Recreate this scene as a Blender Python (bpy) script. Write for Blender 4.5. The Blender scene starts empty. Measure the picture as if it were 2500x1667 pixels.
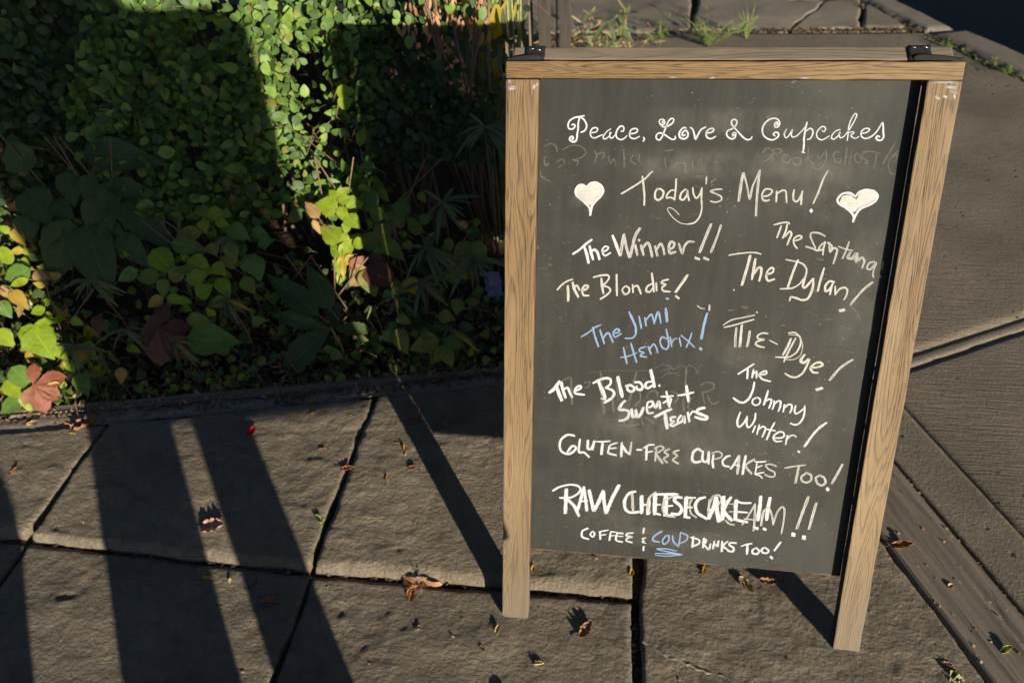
import bpy, bmesh, math, random
import numpy as np
from mathutils import Vector, Matrix
random.seed(11); rng = np.random.default_rng(11)

# ------------------------------------------------------------------ camera, light, exposure
scn = bpy.context.scene
COL = scn.collection
cam_d = bpy.data.cameras.new('camera'); cam = bpy.data.objects.new('camera', cam_d); COL.objects.link(cam)
cam_d.sensor_width = 36.0; cam_d.lens = 25.92; cam_d.clip_start = 0.02; cam_d.clip_end = 500
rot = Matrix(((0.989819, -0.051327, 0.132756), (0.132737, 0.669541, -0.730818), (-0.051375, 0.740999, 0.669538)))
cam.matrix_world = Matrix.Translation((0.1928, -0.729, 1.4376)) @ rot.to_4x4()
cam_d.dof.use_dof = True; cam_d.dof.focus_distance = 1.27; cam_d.dof.aperture_fstop = 4.2
scn.camera = cam

SUN = Vector((0.6069, -0.7632, 0.2217)).normalized()          # towards the sun
world = bpy.data.worlds.new('World'); scn.world = world; world.use_nodes = True
wn = world.node_tree.nodes; wl = world.node_tree.links
bg = wn['Background']; sky = wn.new('ShaderNodeTexSky'); sky.sky_type = 'NISHITA'; sky.sun_disc = False
sky.air_density = .56; sky.dust_density = .3; sky.sun_elevation = math.asin(SUN.z); sky.sun_rotation = math.atan2(SUN.x, SUN.y)
wl.new(sky.outputs[0], bg.inputs[0]); bg.inputs[1].default_value = 0.05
sun_d = bpy.data.lights.new('sun', 'SUN'); sun = bpy.data.objects.new('sun', sun_d); COL.objects.link(sun)
sun_d.energy = 5.0; sun_d.angle = math.radians(0.5); sun_d.color = (1.0, 0.90, 0.74)
sun.rotation_euler = SUN.to_track_quat('Z', 'Y').to_euler()
scn.view_settings.view_transform = 'Standard'; scn.view_settings.look = 'None'
scn.view_settings.exposure = 1.0; scn.view_settings.gamma = 1.0; scn.view_settings.use_curve_mapping = False

# ------------------------------------------------------------------ helpers
def tag(o, label=None, cat=None, group=None, kind=None):
    if label: o['label'] = label
    if cat: o['category'] = cat
    if group: o['group'] = group
    if kind: o['kind'] = kind
    return o
def empty(name, loc=(0, 0, 0)):
    o = bpy.data.objects.new(name, None); o.location = loc; o.empty_display_size = .05; COL.objects.link(o); return o
def mesh_obj(name, verts, faces, mat=None, parent=None, smooth=False, loc=None, M=None):
    me = bpy.data.meshes.new(name); me.from_pydata([tuple(map(float, v)) for v in verts], [], [tuple(map(int, f)) for f in faces]); me.update()
    if smooth: me.polygons.foreach_set('use_smooth', [True] * len(me.polygons))
    if mat: me.materials.append(mat)
    o = bpy.data.objects.new(name, me); COL.objects.link(o)
    if parent: o.parent = parent
    if M is not None: o.matrix_basis = M
    if loc is not None: o.location = loc
    return o
def bm_obj(name, bm, mat=None, parent=None, smooth=False, M=None, bevel=0):
    me = bpy.data.meshes.new(name)
    if bevel: bmesh.ops.bevel(bm, geom=bm.edges[:], offset=bevel, segments=2, affect='EDGES', profile=.6)
    bm.to_mesh(me); bm.free()
    if smooth: me.polygons.foreach_set('use_smooth', [True] * len(me.polygons))
    if mat: me.materials.append(mat)
    o = bpy.data.objects.new(name, me); COL.objects.link(o)
    if parent: o.parent = parent
    if M is not None: o.matrix_basis = M
    return o
def box_bm(x0, x1, y0, y1, z0, z1, bm=None):
    bm = bm or bmesh.new()
    v = [bm.verts.new(p) for p in [(x0, y0, z0), (x1, y0, z0), (x1, y1, z0), (x0, y1, z0), (x0, y0, z1), (x1, y0, z1), (x1, y1, z1), (x0, y1, z1)]]
    for f in [(3, 2, 1, 0), (4, 5, 6, 7), (0, 1, 5, 4), (1, 2, 6, 5), (2, 3, 7, 6), (3, 0, 4, 7)]: bm.faces.new([v[i] for i in f])
    return bm
def tubes(paths, n=5):
    """paths: list of (points, radius or radii) -> verts, faces"""
    V = []; F = []
    for pts, rad in paths:
        pts = [Vector(p) for p in pts]; base = len(V); m = len(pts)
        for i, p in enumerate(pts):
            t = (pts[min(i + 1, m - 1)] - pts[max(i - 1, 0)]); t = t.normalized() if t.length > 1e-9 else Vector((0, 0, 1))
            a = t.cross(Vector((0.3, 0.2, 0.93))); a = a.normalized() if a.length > 1e-4 else Vector((1, 0, 0)); b = t.cross(a)
            r = rad[i] if isinstance(rad, (list, tuple)) else rad
            for k in range(n):
                an = 2 * math.pi * k / n; V.append(p + (a * math.cos(an) + b * math.sin(an)) * r)
        for i in range(m - 1):
            for k in range(n):
                a0 = base + i * n + k; a1 = base + i * n + (k + 1) % n; F.append((a0, a1, a1 + n, a0 + n))
        F.append(tuple(base + k for k in reversed(range(n)))); F.append(tuple(base + (m - 1) * n + k for k in range(n)))
    return V, F
def _h(ix, iy, s):
    n = (ix.astype(np.int64) * 374761393 + iy.astype(np.int64) * 668265263 + s * 144665) & 0xffffffff
    n = ((n ^ (n >> 13)) * 1274126177) & 0xffffffff; n = n ^ (n >> 16)
    return (n & 0xffff) / 65535.0
def vn(x, y, s=0):
    ix = np.floor(x); iy = np.floor(y); fx = x - ix; fy = y - iy; fx = fx * fx * (3 - 2 * fx); fy = fy * fy * (3 - 2 * fy)
    a = _h(ix, iy, s); b = _h(ix + 1, iy, s); c = _h(ix, iy + 1, s); d = _h(ix + 1, iy + 1, s)
    return (a * (1 - fx) + b * fx) * (1 - fy) + (c * (1 - fx) + d * fx) * fy - .5
def fbm(x, y, s=0, o=4):
    r = 0; a = 1.0
    for i in range(o): r = r + a * vn(x * 2 ** i, y * 2 ** i, s + i * 7); a *= .5
    return r

# ------------------------------------------------------------------ materials
class NT:
    def __init__(s, name):
        s.m = bpy.data.materials.new(name); s.m.use_nodes = True; s.n = s.m.node_tree.nodes; s.l = s.m.node_tree.links
        s.b = s.n['Principled BSDF']; s.out = s.n['Material Output']
    def new(s, t, **k):
        n = s.n.new(t)
        for a, v in k.items():
            if a.startswith('i_'):
                key = a[2:]; key = int(key) if key.isdigit() else key
                s.put(n.inputs[key], v)
            else: setattr(n, a, v)
        return n
    def put(s, inp, v):
        if hasattr(v, 'is_output') or isinstance(v, bpy.types.NodeSocket): s.l.new(v, inp)
        else: inp.default_value = v
    def math(s, op, a, b=0.0, c=0.0, clamp=False):
        n = s.n.new('ShaderNodeMath'); n.operation = op; n.use_clamp = clamp
        s.put(n.inputs[0], a); s.put(n.inputs[1], b); s.put(n.inputs[2], c); return n.outputs[0]
    def mix(s, f, a, b, mode='MIX'):
        n = s.n.new('ShaderNodeMix'); n.data_type = 'RGBA'; n.blend_type = mode
        s.put(n.inputs[0], f); s.put(n.inputs[6], a if not isinstance(a, tuple) else (*a, 1)[:4]); s.put(n.inputs[7], b if not isinstance(b, tuple) else (*b, 1)[:4]); return n.outputs[2]
    def ramp(s, f, stops, interp='LINEAR'):
        n = s.n.new('ShaderNodeValToRGB'); s.put(n.inputs[0], f); e = n.color_ramp.elements; n.color_ramp.interpolation = interp
        while len(e) < len(stops): e.new(.5)
        for x, (p, c) in zip(e, stops): x.position = p; x.color = (*c, 1)[:4] if isinstance(c, tuple) else (c, c, c, 1)
        return n.outputs[0]
    def coord(s, which='Object', scale=(1, 1, 1), rot=(0, 0, 0), loc=(0, 0, 0)):
        t = s.n.new('ShaderNodeTexCoord'); m = s.n.new('ShaderNodeMapping'); s.l.new(t.outputs[which], m.inputs[0])
        m.inputs['Scale'].default_value = scale; m.inputs['Rotation'].default_value = rot; m.inputs['Location'].default_value = loc
        return m.outputs[0]
    def pos(s, scale=(1, 1, 1), rot=(0, 0, 0)):
        t = s.n.new('ShaderNodeNewGeometry'); m = s.n.new('ShaderNodeMapping'); s.l.new(t.outputs['Position'], m.inputs[0])
        m.inputs['Scale'].default_value = scale; m.inputs['Rotation'].default_value = rot; return m.outputs[0]
    def noise(s, vec, scale, detail=4, rough=.55, dist=0, out=0):
        n = s.new('ShaderNodeTexNoise', i_Vector=vec, i_Scale=scale, i_Detail=detail, i_Roughness=rough, i_Distortion=dist); return n.outputs[out]
    def bump(s, h, strength=.5, dist=.01, normal=None):
        n = s.new('ShaderNodeBump', i_Height=h, i_Strength=strength, i_Distance=dist)
        if normal is not None: s.l.new(normal, n.inputs['Normal'])
        return n.outputs[0]
    def fin(s, col=None, rough=None, normal=None, spec=None):
        if col is not None: s.put(s.b.inputs['Base Color'], (*col, 1)[:4] if isinstance(col, tuple) else col)
        if rough is not None: s.put(s.b.inputs['Roughness'], rough)
        if normal is not None: s.l.new(normal, s.b.inputs['Normal'])
        if spec is not None: s.b.inputs['Specular IOR Level'].default_value = spec
        return s.m

def mat_stone(name, c1, c2, c3, ridge=True, ang=0.0):
    t = NT(name); p = t.pos(rot=(0, 0, ang))
    a = t.noise(p, 3.2, 5, .6); b = t.noise(p, 26, 6, .65); c = t.noise(p, 160, 4, .7)
    col = t.ramp(a, [(.3, c1), (.55, c2), (.75, c3)])
    col = t.mix(t.ramp(b, [(.35, .0), (.7, .6)]), col, tuple(x * .62 for x in c1), 'MIX')
    col = t.mix(t.ramp(c, [(.62, .0), (.78, .4)]), col, (.38, .33, .25))
    st = t.noise(p, 6.5, 5, .75, 1.0); col = t.mix(t.ramp(st, [(.52, .0), (.66, .5)]), col, tuple(x * .45 for x in c1))
    oi = t.n.new('ShaderNodeObjectInfo'); col = t.mix(t.math('MULTIPLY', oi.outputs['Random'], .34), col, tuple(x * .62 for x in c2))
    warm = t.noise(p, 9, 4, .6); col = t.mix(t.ramp(warm, [(.55, 0.), (.75, .35)]), col, (.24, .175, .11))
    pr = t.pos(scale=(1, 1.45, 1), rot=(0, 0, ang))
    r1 = t.noise(pr, 46, 7, .70, .25); r2 = t.noise(p, 190, 5, .72); r3 = t.new('ShaderNodeTexVoronoi', i_Vector=t.pos(scale=(1, 1.3, 1)), i_Scale=95.0).outputs[0]
    h = t.math('ADD', t.math('MULTIPLY', r1, 1.0), t.math('MULTIPLY', r2, .42)); h = t.math('ADD', h, t.math('MULTIPLY', r3, .22))
    return t.fin(col, .9, t.bump(h, 1.0, .0100), .2)
M_STONE = mat_stone('bluestone', (.16, .134, .098), (.245, .205, .15), (.31, .258, .19), ang=.12)
M_STONE2 = mat_stone('bluestone_worn', (.145, .122, .091), (.215, .182, .135), (.28, .233, .172), ang=-.2)

def mat_concrete(name, brushed=True, base=(.160, .134, .100)):
    t = NT(name); ang = -math.radians(27.5); p = t.pos(rot=(0, 0, ang)); ps = t.pos(scale=(.9, 14, 1), rot=(0, 0, ang))
    a = t.noise(p, 2.1, 6, .6); b = t.noise(p, 60, 6, .7)
    col = t.ramp(a, [(.3, tuple(x * .78 for x in base)), (.7, tuple(x * 1.38 for x in base))])
    col = t.mix(t.ramp(b, [(.4, 0.), (.75, .45)]), col, tuple(x * .55 for x in base))
    pit = t.new('ShaderNodeTexVoronoi', i_Vector=p, i_Scale=22.0).outputs[0]
    pitm = t.ramp(pit, [(.07, 1.), (.17, 0.)]); pn = t.noise(p, 5, 2); pitm = t.math('MULTIPLY', pitm, t.ramp(pn, [(.5, 0.), (.6, 1.)]))
    col = t.mix(pitm, col, (.04, .033, .026))
    h = t.math('MULTIPLY', t.noise(ps, 11 if brushed else 3, 4, .62, .15), 1.15 if brushed else .25)
    h = t.math('ADD', h, t.math('MULTIPLY', t.noise(p, 150, 5, .7), .75)); h = t.math('SUBTRACT', h, t.math('MULTIPLY', pitm, .8))
    return t.fin(col, .92, t.bump(h, .8, .0120 if brushed else .006), .15)
M_CONC = mat_concrete('brushed_concrete'); M_CONCS = mat_concrete('smooth_concrete', False, (.155, .130, .098))
M_CONCB = mat_concrete('old_concrete', False, (.18, .155, .12)); M_KERB = mat_concrete('kerb_granite', False, (.175, .153, .122))

def mat_wood(name, light, mid, dark, contour=9.0, weather=0.0, ringscale=(1.0, 16, 16), rough=.62, seed=0.0, foot=False):
    t = NT(name); oi = t.n.new('ShaderNodeObjectInfo')
    tc = t.n.new('ShaderNodeTexCoord'); mp = t.n.new('ShaderNodeMapping'); t.l.new(tc.outputs['Object'], mp.inputs[0]); mp.inputs['Scale'].default_value = ringscale
    cmb = t.n.new('ShaderNodeCombineXYZ'); t.put(cmb.inputs[0], t.math('MULTIPLY_ADD', oi.outputs['Random'], 37.0, seed)); t.put(cmb.inputs[1], t.math('MULTIPLY', oi.outputs['Random'], 11.0)); t.l.new(cmb.outputs[0], mp.inputs['Location'])
    v = mp.outputs[0]
    f = t.noise(v, 1.35, 1.5, .45, .35)
    ring = t.math('FRACT', t.math('MULTIPLY', f, contour))
    line = t.ramp(ring, [(.0, .1), (.50, .0), (.84, .9), (.93, .8), (1.0, .1)])
    mp2 = t.n.new('ShaderNodeMapping'); t.l.new(tc.outputs['Object'], mp2.inputs[0]); mp2.inputs['Scale'].default_value = (7, 420, 420)
    fib = t.noise(mp2.outputs[0], 1.0, 4, .65)
    mp3 = t.n.new('ShaderNodeMapping'); t.l.new(tc.outputs['Object'], mp3.inputs[0]); mp3.inputs['Scale'].default_value = (26, 520, 520)
    pore = t.ramp(t.noise(mp3.outputs[0], 1.0, 2, .5), [(.52, 0.), (.66, 1.)])
    large = t.noise(v, .6, 3, .5)
    col = t.mix(t.ramp(large, [(.3, 0.), (.7, 1.)]), light, mid)
    col = t.mix(t.ramp(fib, [(.35, 0.), (.75, .35)]), col, mid)
    l2 = t.math('MULTIPLY', line, t.math('MULTIPLY_ADD', pore, .45, .55)); col = t.mix(t.math('MULTIPLY', l2, .98), col, dark)
    col = t.mix(t.math('MULTIPLY', pore, .5), col, dark)
    if weather:
        w = t.noise(t.coord('Object', (4, 30, 30)), 1.0, 5, .65); col = t.mix(t.ramp(w, [(.35, weather), (.7, weather * .3)]), col, (.19, .155, .12))
    if foot:      # grime that has soaked up the lower end of the legs
        sx = t.n.new('ShaderNodeSeparateXYZ'); t.l.new(tc.outputs['Object'], sx.inputs[0]); gn = t.noise(t.coord('Object', (6, 40, 40)), 1.0, 4, .6)
        fm = t.ramp(t.math('MULTIPLY_ADD', gn, .5, sx.outputs[0]), [(.0, 0.), (1.0, 0.)]); mr = t.n.new('ShaderNodeMapRange'); t.put(mr.inputs[0], t.math('MULTIPLY_ADD', gn, .35, sx.outputs[0])); mr.inputs[1].default_value = .88; mr.inputs[2].default_value = 1.22
        col = t.mix(t.math('MULTIPLY', mr.outputs[0], .8), col, (.13, .105, .078))
        tn = t.noise(t.coord('Object', (2.2, 9, 9)), 1.0, 3, .6); col = t.mix(t.ramp(tn, [(.45, 0.), (.7, .4)]), col, (.25, .185, .105))
    h = t.math('SUBTRACT', t.math('MULTIPLY', fib, .5), l2)
    return t.fin(col, rough, t.bump(h, .5, .0012), .3)
M_OAK = mat_wood('oak_frame', (.205, .132, .061), (.132, .082, .036), (.028, .018, .010), 30.0, ringscale=(1.1, 15, 15), foot=True)
M_OAKR = mat_wood('oak_rail', (.200, .126, .054), (.130, .078, .031), (.030, .019, .011), 22.0, ringscale=(1.5, 22, 22))
M_OAKW = mat_wood('oak_weathered', (.150, .118, .080), (.105, .080, .054), (.036, .025, .016), 15.0, weather=.6)
M_BEAM = mat_wood('weathered_timber', (.165, .138, .108), (.125, .103, .08), (.05, .041, .032), 12.0, weather=.55, ringscale=(.8, 9, 9), rough=.85)
M_EDGE = mat_wood('edging_timber', (.17, .15, .12), (.13, .112, .088), (.07, .06, .048), 8.0, weather=.5, ringscale=(.8, 20, 20), rough=.85)
M_POST = mat_wood('fence_wood', (.022, .020, .018), (.014, .013, .012), (.02, .017, .014), 8.0, weather=.25, rough=.85)

def mat_board():
    t = NT('chalkboard_paint'); o = t.coord('Object')
    n1 = t.noise(o, 3.5, 6, .62, .8); n2 = t.noise(t.coord('Object', (60, 7, 1)), 1.0, 5, .6); n3 = t.noise(o, 38, 5, .7)
    col = t.ramp(n1, [(.28, (.0165, .0160, .0142)), (.5, (.0242, .0240, .0210)), (.70, (.037, .0372, .0335))])
    col = t.mix(t.ramp(n2, [(.4, 0.), (.75, .35)]), col, (.050, .046, .037))
    col = t.mix(t.ramp(n3, [(.55, 0.), (.8, .3)]), col, (.028, .023, .017))
    vo = t.new('ShaderNodeTexVoronoi', i_Vector=o, i_Scale=95.0).outputs[0]; sp = t.ramp(vo, [(.04, 1.), (.12, 0.)])
    msk = t.ramp(t.noise(o, 7, 3, .6), [(.48, 0.), (.66, 1.)]); sp = t.math('MULTIPLY', sp, msk)
    col = t.mix(t.math('MULTIPLY', sp, .75), col, (.30, .28, .24))
    sc = t.noise(t.coord('Object', (22, 60, 1), (0, 0, .5)), 1.0, 5, .7, 2.0); scm = t.math('MULTIPLY', t.ramp(sc, [(.62, 0.), (.70, .6)]), t.ramp(t.noise(o, 4.2, 2), [(.44, 0.), (.58, 1.)]))
    col = t.mix(scm, col, (.16, .13, .10))
    h = t.math('ADD', t.noise(o, 500, 3), t.math('MULTIPLY', sp, .4))
    return t.fin(col, .68, t.bump(h, .12, .001), .2)
M_BOARD = mat_board()

def mat_chalk(name, col, lo, hi, edge=0.0, amax=1.0, streak=1.0, soft0=.34):
    """chalk: flat print whose coverage breaks up with the grain; UV x runs across a stroke, UV y along it"""
    t = NT(name); uv = t.n.new('ShaderNodeUVMap').outputs[0]
    mp = t.n.new('ShaderNodeMapping'); t.l.new(uv, mp.inputs[0]); mp.inputs['Scale'].default_value = (5 * streak, 60, 1)
    s1 = t.noise(mp.outputs[0], 1.0, 3, .6); g = t.noise(t.coord('Object'), 900, 3, .7)
    big = t.noise(t.coord('Object'), 60, 3, .6)
    v = t.math('ADD', t.math('MULTIPLY', s1, .5), t.math('MULTIPLY', g, .3)); v = t.math('ADD', v, t.math('MULTIPLY', big, .2))
    sep = t.n.new('ShaderNodeSeparateXYZ'); t.l.new(uv, sep.inputs[0])
    e = t.math('ABSOLUTE', t.math('SUBTRACT', sep.outputs[0], .5)); v = t.math('MULTIPLY_ADD', e, edge, v)
    a = t.math('MULTIPLY', t.ramp(v, [(lo, 0.), (hi, 1.)]), amax)
    soft = t.ramp(t.math('MULTIPLY_ADD', t.math('SUBTRACT', big, .5), .35, t.math('MULTIPLY_ADD', t.math('SUBTRACT', g, .5), .30, e)), [(soft0, 1.), (.49, .0)]); a = t.math('MULTIPLY', a, soft)
    t.fin(col, .95, spec=.1); t.put(t.b.inputs['Alpha'], a); return t.m
CH = {'w': mat_chalk('chalk_dense', (.42, .435, .46), .30, .47), 'c': mat_chalk('chalk_cream', (.38, .375, .35), .33, .52, .12),
      'm': mat_chalk('chalk_streaky', (.35, .345, .33), .41, .58, .34), 'f': mat_chalk('chalk_ghost', (.26, .25, .215), .40, .62, .0, .46, 1.0, .12),
      'b': mat_chalk('chalk_blue', (.17, .245, .38), .33, .50, .15), 'W': mat_chalk('chalk_dot', (.40, .415, .44), .20, .30)}
t = NT('chalk_heart_fill'); g = t.noise(t.coord('Object'), 150, 5, .75); v2 = t.noise(t.coord('Object', (60, 420, 1), (0, 0, .4)), 1, 3)
t.fin(t.mix(g, (.43, .43, .42), (.36, .35, .32)), .95, spec=.1); t.put(t.b.inputs['Alpha'], t.ramp(t.math('ADD', t.math('MULTIPLY', g, .5), t.math('MULTIPLY', v2, .5)), [(.33, .72), (.5, 1.)])); M_HEART = t.m
t = NT('chalk_smudge'); uvs = t.n.new('ShaderNodeUVMap').outputs[0]; sp_ = t.n.new('ShaderNodeSeparateXYZ'); t.l.new(uvs, sp_.inputs[0])
fx = t.ramp(t.math('ABSOLUTE', t.math('SUBTRACT', sp_.outputs[0], .5)), [(.12, 1.), (.5, 0.)]); fy = t.ramp(t.math('ABSOLUTE', t.math('SUBTRACT', sp_.outputs[1], .5)), [(.25, 1.), (.5, 0.)])
t.fin((.24, .235, .21), .95, spec=.1); t.put(t.b.inputs['Alpha'], t.math('MULTIPLY', t.math('MULTIPLY', fx, fy), t.math('MULTIPLY', t.ramp(t.noise(t.coord('Object', (22, 12, 1)), 1, 5, .7), [(.35, 0.), (.7, 1.)]), .20))); M_SMUDGE = t.m

t = NT('chalk_scuff'); uvs = t.n.new('ShaderNodeUVMap').outputs[0]; sp_ = t.n.new('ShaderNodeSeparateXYZ'); t.l.new(uvs, sp_.inputs[0])
ga = t.noise(t.coord('Object', (30, 300, 300)), 1, 4, .7); fx = t.ramp(t.math('MULTIPLY_ADD', t.math('SUBTRACT', ga, .5), .6, t.math('ABSOLUTE', t.math('SUBTRACT', sp_.outputs[0], .5))), [(.18, 1.), (.46, 0.)]); fy = t.ramp(t.math('MULTIPLY_ADD', t.math('SUBTRACT', ga, .5), .6, t.math('ABSOLUTE', t.math('SUBTRACT', sp_.outputs[1], .5))), [(.2, 1.), (.48, 0.)])
t.fin((.36, .35, .33), .95, spec=.1); t.put(t.b.inputs['Alpha'], t.math('MULTIPLY', t.math('MULTIPLY', fx, fy), t.ramp(ga, [(.38, .1), (.56, .95)]))); M_SCUFF = t.m

def mat_leaf(name, stops, rough=.5, trans=.35, vein=None, var=.25):
    t = NT(name); oi = t.n.new('ShaderNodeObjectInfo'); g = t.n.new('ShaderNodeNewGeometry')
    r = t.math('FRACT', t.math('ADD', oi.outputs['Random'], g.outputs['Random Per Island']))
    col = t.ramp(r, stops)
    p = t.pos(); n = t.noise(p, 70, 4, .6); col = t.mix(t.ramp(n, [(.35, 0.), (.75, var * 2)]), col, tuple(x * .55 for x in stops[0][1]))
    uv = t.n.new('ShaderNodeUVMap').outputs[0]; sep = t.n.new('ShaderNodeSeparateXYZ'); t.l.new(uv, sep.inputs[0])
    e = t.math('ABSOLUTE', sep.outputs[1])          # 0 at the midrib, 1 at the margin
    mid = t.ramp(e, [(.0, 1.), (.07, 0.)])
    sv = t.math('FRACT', t.math('SUBTRACT', t.math('MULTIPLY', sep.outputs[0], 7.0), t.math('MULTIPLY', e, 1.6))); side = t.ramp(sv, [(.0, 1.), (.10, 0.), (.92, 0.), (1., 1.)])
    vn_ = t.math('MAXIMUM', mid, t.math('MULTIPLY', side, .45))
    col = t.mix(t.math('MULTIPLY', vn_, .4), col, vein or tuple(min(1, x * 1.7 + .02) for x in stops[-1][1]))
    nm = t.bump(t.math('SUBTRACT', t.math('MULTIPLY', n, .3), vn_), .35, .0015)
    t.fin(col, rough, nm, .35)
    tr = t.n.new('ShaderNodeBsdfTranslucent'); t.l.new(t.mix(.5, col, t.mix(1.0, col, (1.6, 1.7, .5), 'MULTIPLY')), tr.inputs[0])
    mx = t.n.new('ShaderNodeMixShader'); mx.inputs[0].default_value = trans; t.l.new(t.b.outputs[0], mx.inputs[1]); t.l.new(tr.outputs[0], mx.inputs[2]); t.l.new(mx.outputs[0], t.out.inputs[0])
    return t.m
ML = {'deep': mat_leaf('shaded_shrub_leaf', [(0, (.022, .046, .018)), (.4, (.042, .080, .026)), (.8, (.070, .120, .034)), (.96, (.11, .15, .035)), (1, (.10, .075, .035))], .5, .25),  # shrub leaf colour darkened to stand in for shade on the shaded shrubs
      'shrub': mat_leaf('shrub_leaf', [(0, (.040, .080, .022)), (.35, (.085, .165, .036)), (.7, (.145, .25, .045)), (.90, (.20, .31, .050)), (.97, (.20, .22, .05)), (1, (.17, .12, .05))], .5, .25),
      'lime': mat_leaf('lime_leaf', [(0, (.20, .30, .022)), (.5, (.25, .34, .02)), (1, (.28, .35, .03))], .45, .42),
      'yellow': mat_leaf('yellow_leaf', [(0, (.42, .34, .04)), (1, (.40, .26, .05))], .5, .4), 'green': mat_leaf('green_leaf', [(0, (.08, .16, .03)), (1, (.12, .20, .04))], .35, .3),
      'olive': mat_leaf('olive_leaf', [(0, (.13, .18, .03)), (.6, (.17, .21, .03)), (1, (.19, .19, .04))], .45, .35), 'tan': mat_leaf('tan_leaf', [(0, (.36, .24, .09)), (1, (.40, .27, .11))], .6, .3),
      'red': mat_leaf('red_leaf', [(0, (.20, .050, .032)), (1, (.21, .085, .035))], .55, .25, vein=(.42, .22, .10)), 'darkred': mat_leaf('dark_red_leaf', [(0, (.085, .030, .02)), (1, (.12, .05, .028))], .5, .25),
      'dark': mat_leaf('dark_green_leaf', [(0, (.040, .075, .022)), (1, (.058, .095, .026))], .55, .25), 'strap': mat_leaf('strap_leaf', [(0, (.10, .13, .06)), (.7, (.13, .15, .07)), (1, (.20, .19, .07))], .5, .25),
      'pale': mat_leaf('pale_weed', [(0, (.24, .26, .10)), (1, (.30, .29, .12))], .6, .25), 'dry': mat_leaf('dry_leaf', [(0, (.36, .17, .10)), (.4, (.42, .26, .16)), (.7, (.30, .12, .07)), (1, (.44, .32, .17))], .7, .2),
      'weed': mat_leaf('weed_leaf', [(0, (.09, .16, .035)), (1, (.16, .23, .06))], .5, .3), 'straw': mat_leaf('straw_stalk', [(0, (.40, .31, .16)), (.5, (.34, .20, .11)), (1, (.28, .27, .10))], .7, .2)}
def simple(name, col, rough=.8, nscale=40, var=.35, bump=.3, bd=.002, spec=.3):
    t = NT(name); p = t.pos(); n = t.noise(p, nscale, 5, .65)
    c = t.mix(t.ramp(n, [(.3, 0.), (.7, 1.)]), tuple(x * (1 - var) for x in col), tuple(min(1, x * (1 + var)) for x in col))
    return t.fin(c, rough, t.bump(n, bump, bd), spec)
M_SOIL = simple('soil', (.040, .027, .018), 1.0, 60, .5, .9, .012, 0.0); M_TWIG = simple('twig_bark', (.16, .10, .065), .85, 80)
M_ASPH = simple('asphalt', (.020, .018, .016), .85, 220, .4, .6, .004); M_GROUND = simple('joint_dirt', (.042, .030, .020), .95, 120, .5, .8, .006)
M_MORTAR = simple('mortar', (.20, .17, .135), .95, 90, .25, .7, .004); M_WEB = None
M_LITTER = simple('litter_crumbs', (.10, .07, .042), .9, 30, .5); M_MOSS = simple('moss', (.075, .085, .03), .95, 200, .4, .8, .004); M_METAL = simple('staple_steel', (.65, .64, .62), .3, 40, .1, .05); M_METAL.node_tree.nodes['Principled BSDF'].inputs['Metallic'].default_value = .9
M_COAT = simple('wool_coat', (.03, .03, .035), .9, 60); M_SKIN = simple('skin', (.45, .28, .20), .6, 20, .08); M_DENIM = simple('denim', (.03, .045, .08), .9, 100); M_BAG = simple('stand_in_bag', (.12, .09, .05), .9, 100)
M_CARP = simple('car_paint', (.05, .055, .06), .25, 5, .02, .0); M_GLASS = simple('car_glass', (.02, .022, .025), .08, 5, .02, .0); M_TYRE = simple('tyre', (.02, .02, .02), .85, 60); M_RIM = simple('rim', (.5, .5, .5), .35, 20, .05, .05)
M_PAPER = simple('blue_white_wrapper', (.13, .155, .30), .5, 30, .15, .3)
t = NT('webbing'); w1 = t.new('ShaderNodeTexWave', i_Vector=t.coord('Object', (1, 1, 1), (0, 0, .785)), i_Scale=260.0); w2 = t.new('ShaderNodeTexWave', i_Vector=t.coord('Object', (1, 1, 1), (0, 0, -.785)), i_Scale=260.0)
hh = t.math('MULTIPLY', w1.outputs[1], w2.outputs[1]); M_WEB = t.fin(t.mix(hh, (.006, .006, .007), (.03, .03, .032)), .75, t.bump(hh, .8, .001), .3)

# ------------------------------------------------------------------ the ground
def mk_sheet(name, quad, z, mat, n=40, amp=.004, kind='structure', sc=6):
    s = np.linspace(0, 1, n + 1); S, T = np.meshgrid(s, s); q = [np.array(p) for p in quad]
    X = (1 - S) * (1 - T) * q[0][0] + S * (1 - T) * q[1][0] + S * T * q[2][0] + (1 - S) * T * q[3][0]
    Y = (1 - S) * (1 - T) * q[0][1] + S * (1 - T) * q[1][1] + S * T * q[2][1] + (1 - S) * T * q[3][1]
    Z = z + amp * fbm(X * sc, Y * sc, 3)
    V = np.stack([X, Y, Z], -1).reshape(-1, 3); F = [(j * (n + 1) + i, j * (n + 1) + i + 1, (j + 1) * (n + 1) + i + 1, (j + 1) * (n + 1) + i) for j in range(n) for i in range(n)]
    o = mesh_obj(name, V, F, mat, smooth=True); return tag(o, kind=kind) if kind else o
road = mk_sheet('road', [(-60, -60), (60, -60), (60, 60), (-60, 60)], -.13, M_ASPH, 2, 0)
def beamx(y): return .798 + (.262 - y) * .4245          # left side of the street timber
def kx(y): return 1.94 + (2.74 - y) * .4505            # inner line of the kerb
bed_soil = mk_sheet('garden_soil', [(-6, -.25), (.45, .35), (-.75, 3.3), (-6, 5.5)], -.055, M_SOIL, 150, .05, sc=9)
pavement = mk_sheet('pavement', [(-4, -1.6), (1.6, -1.6), (1.15, .74), (-4, .0)], -.017, M_GROUND, 160, .013, sc=26)

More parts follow.
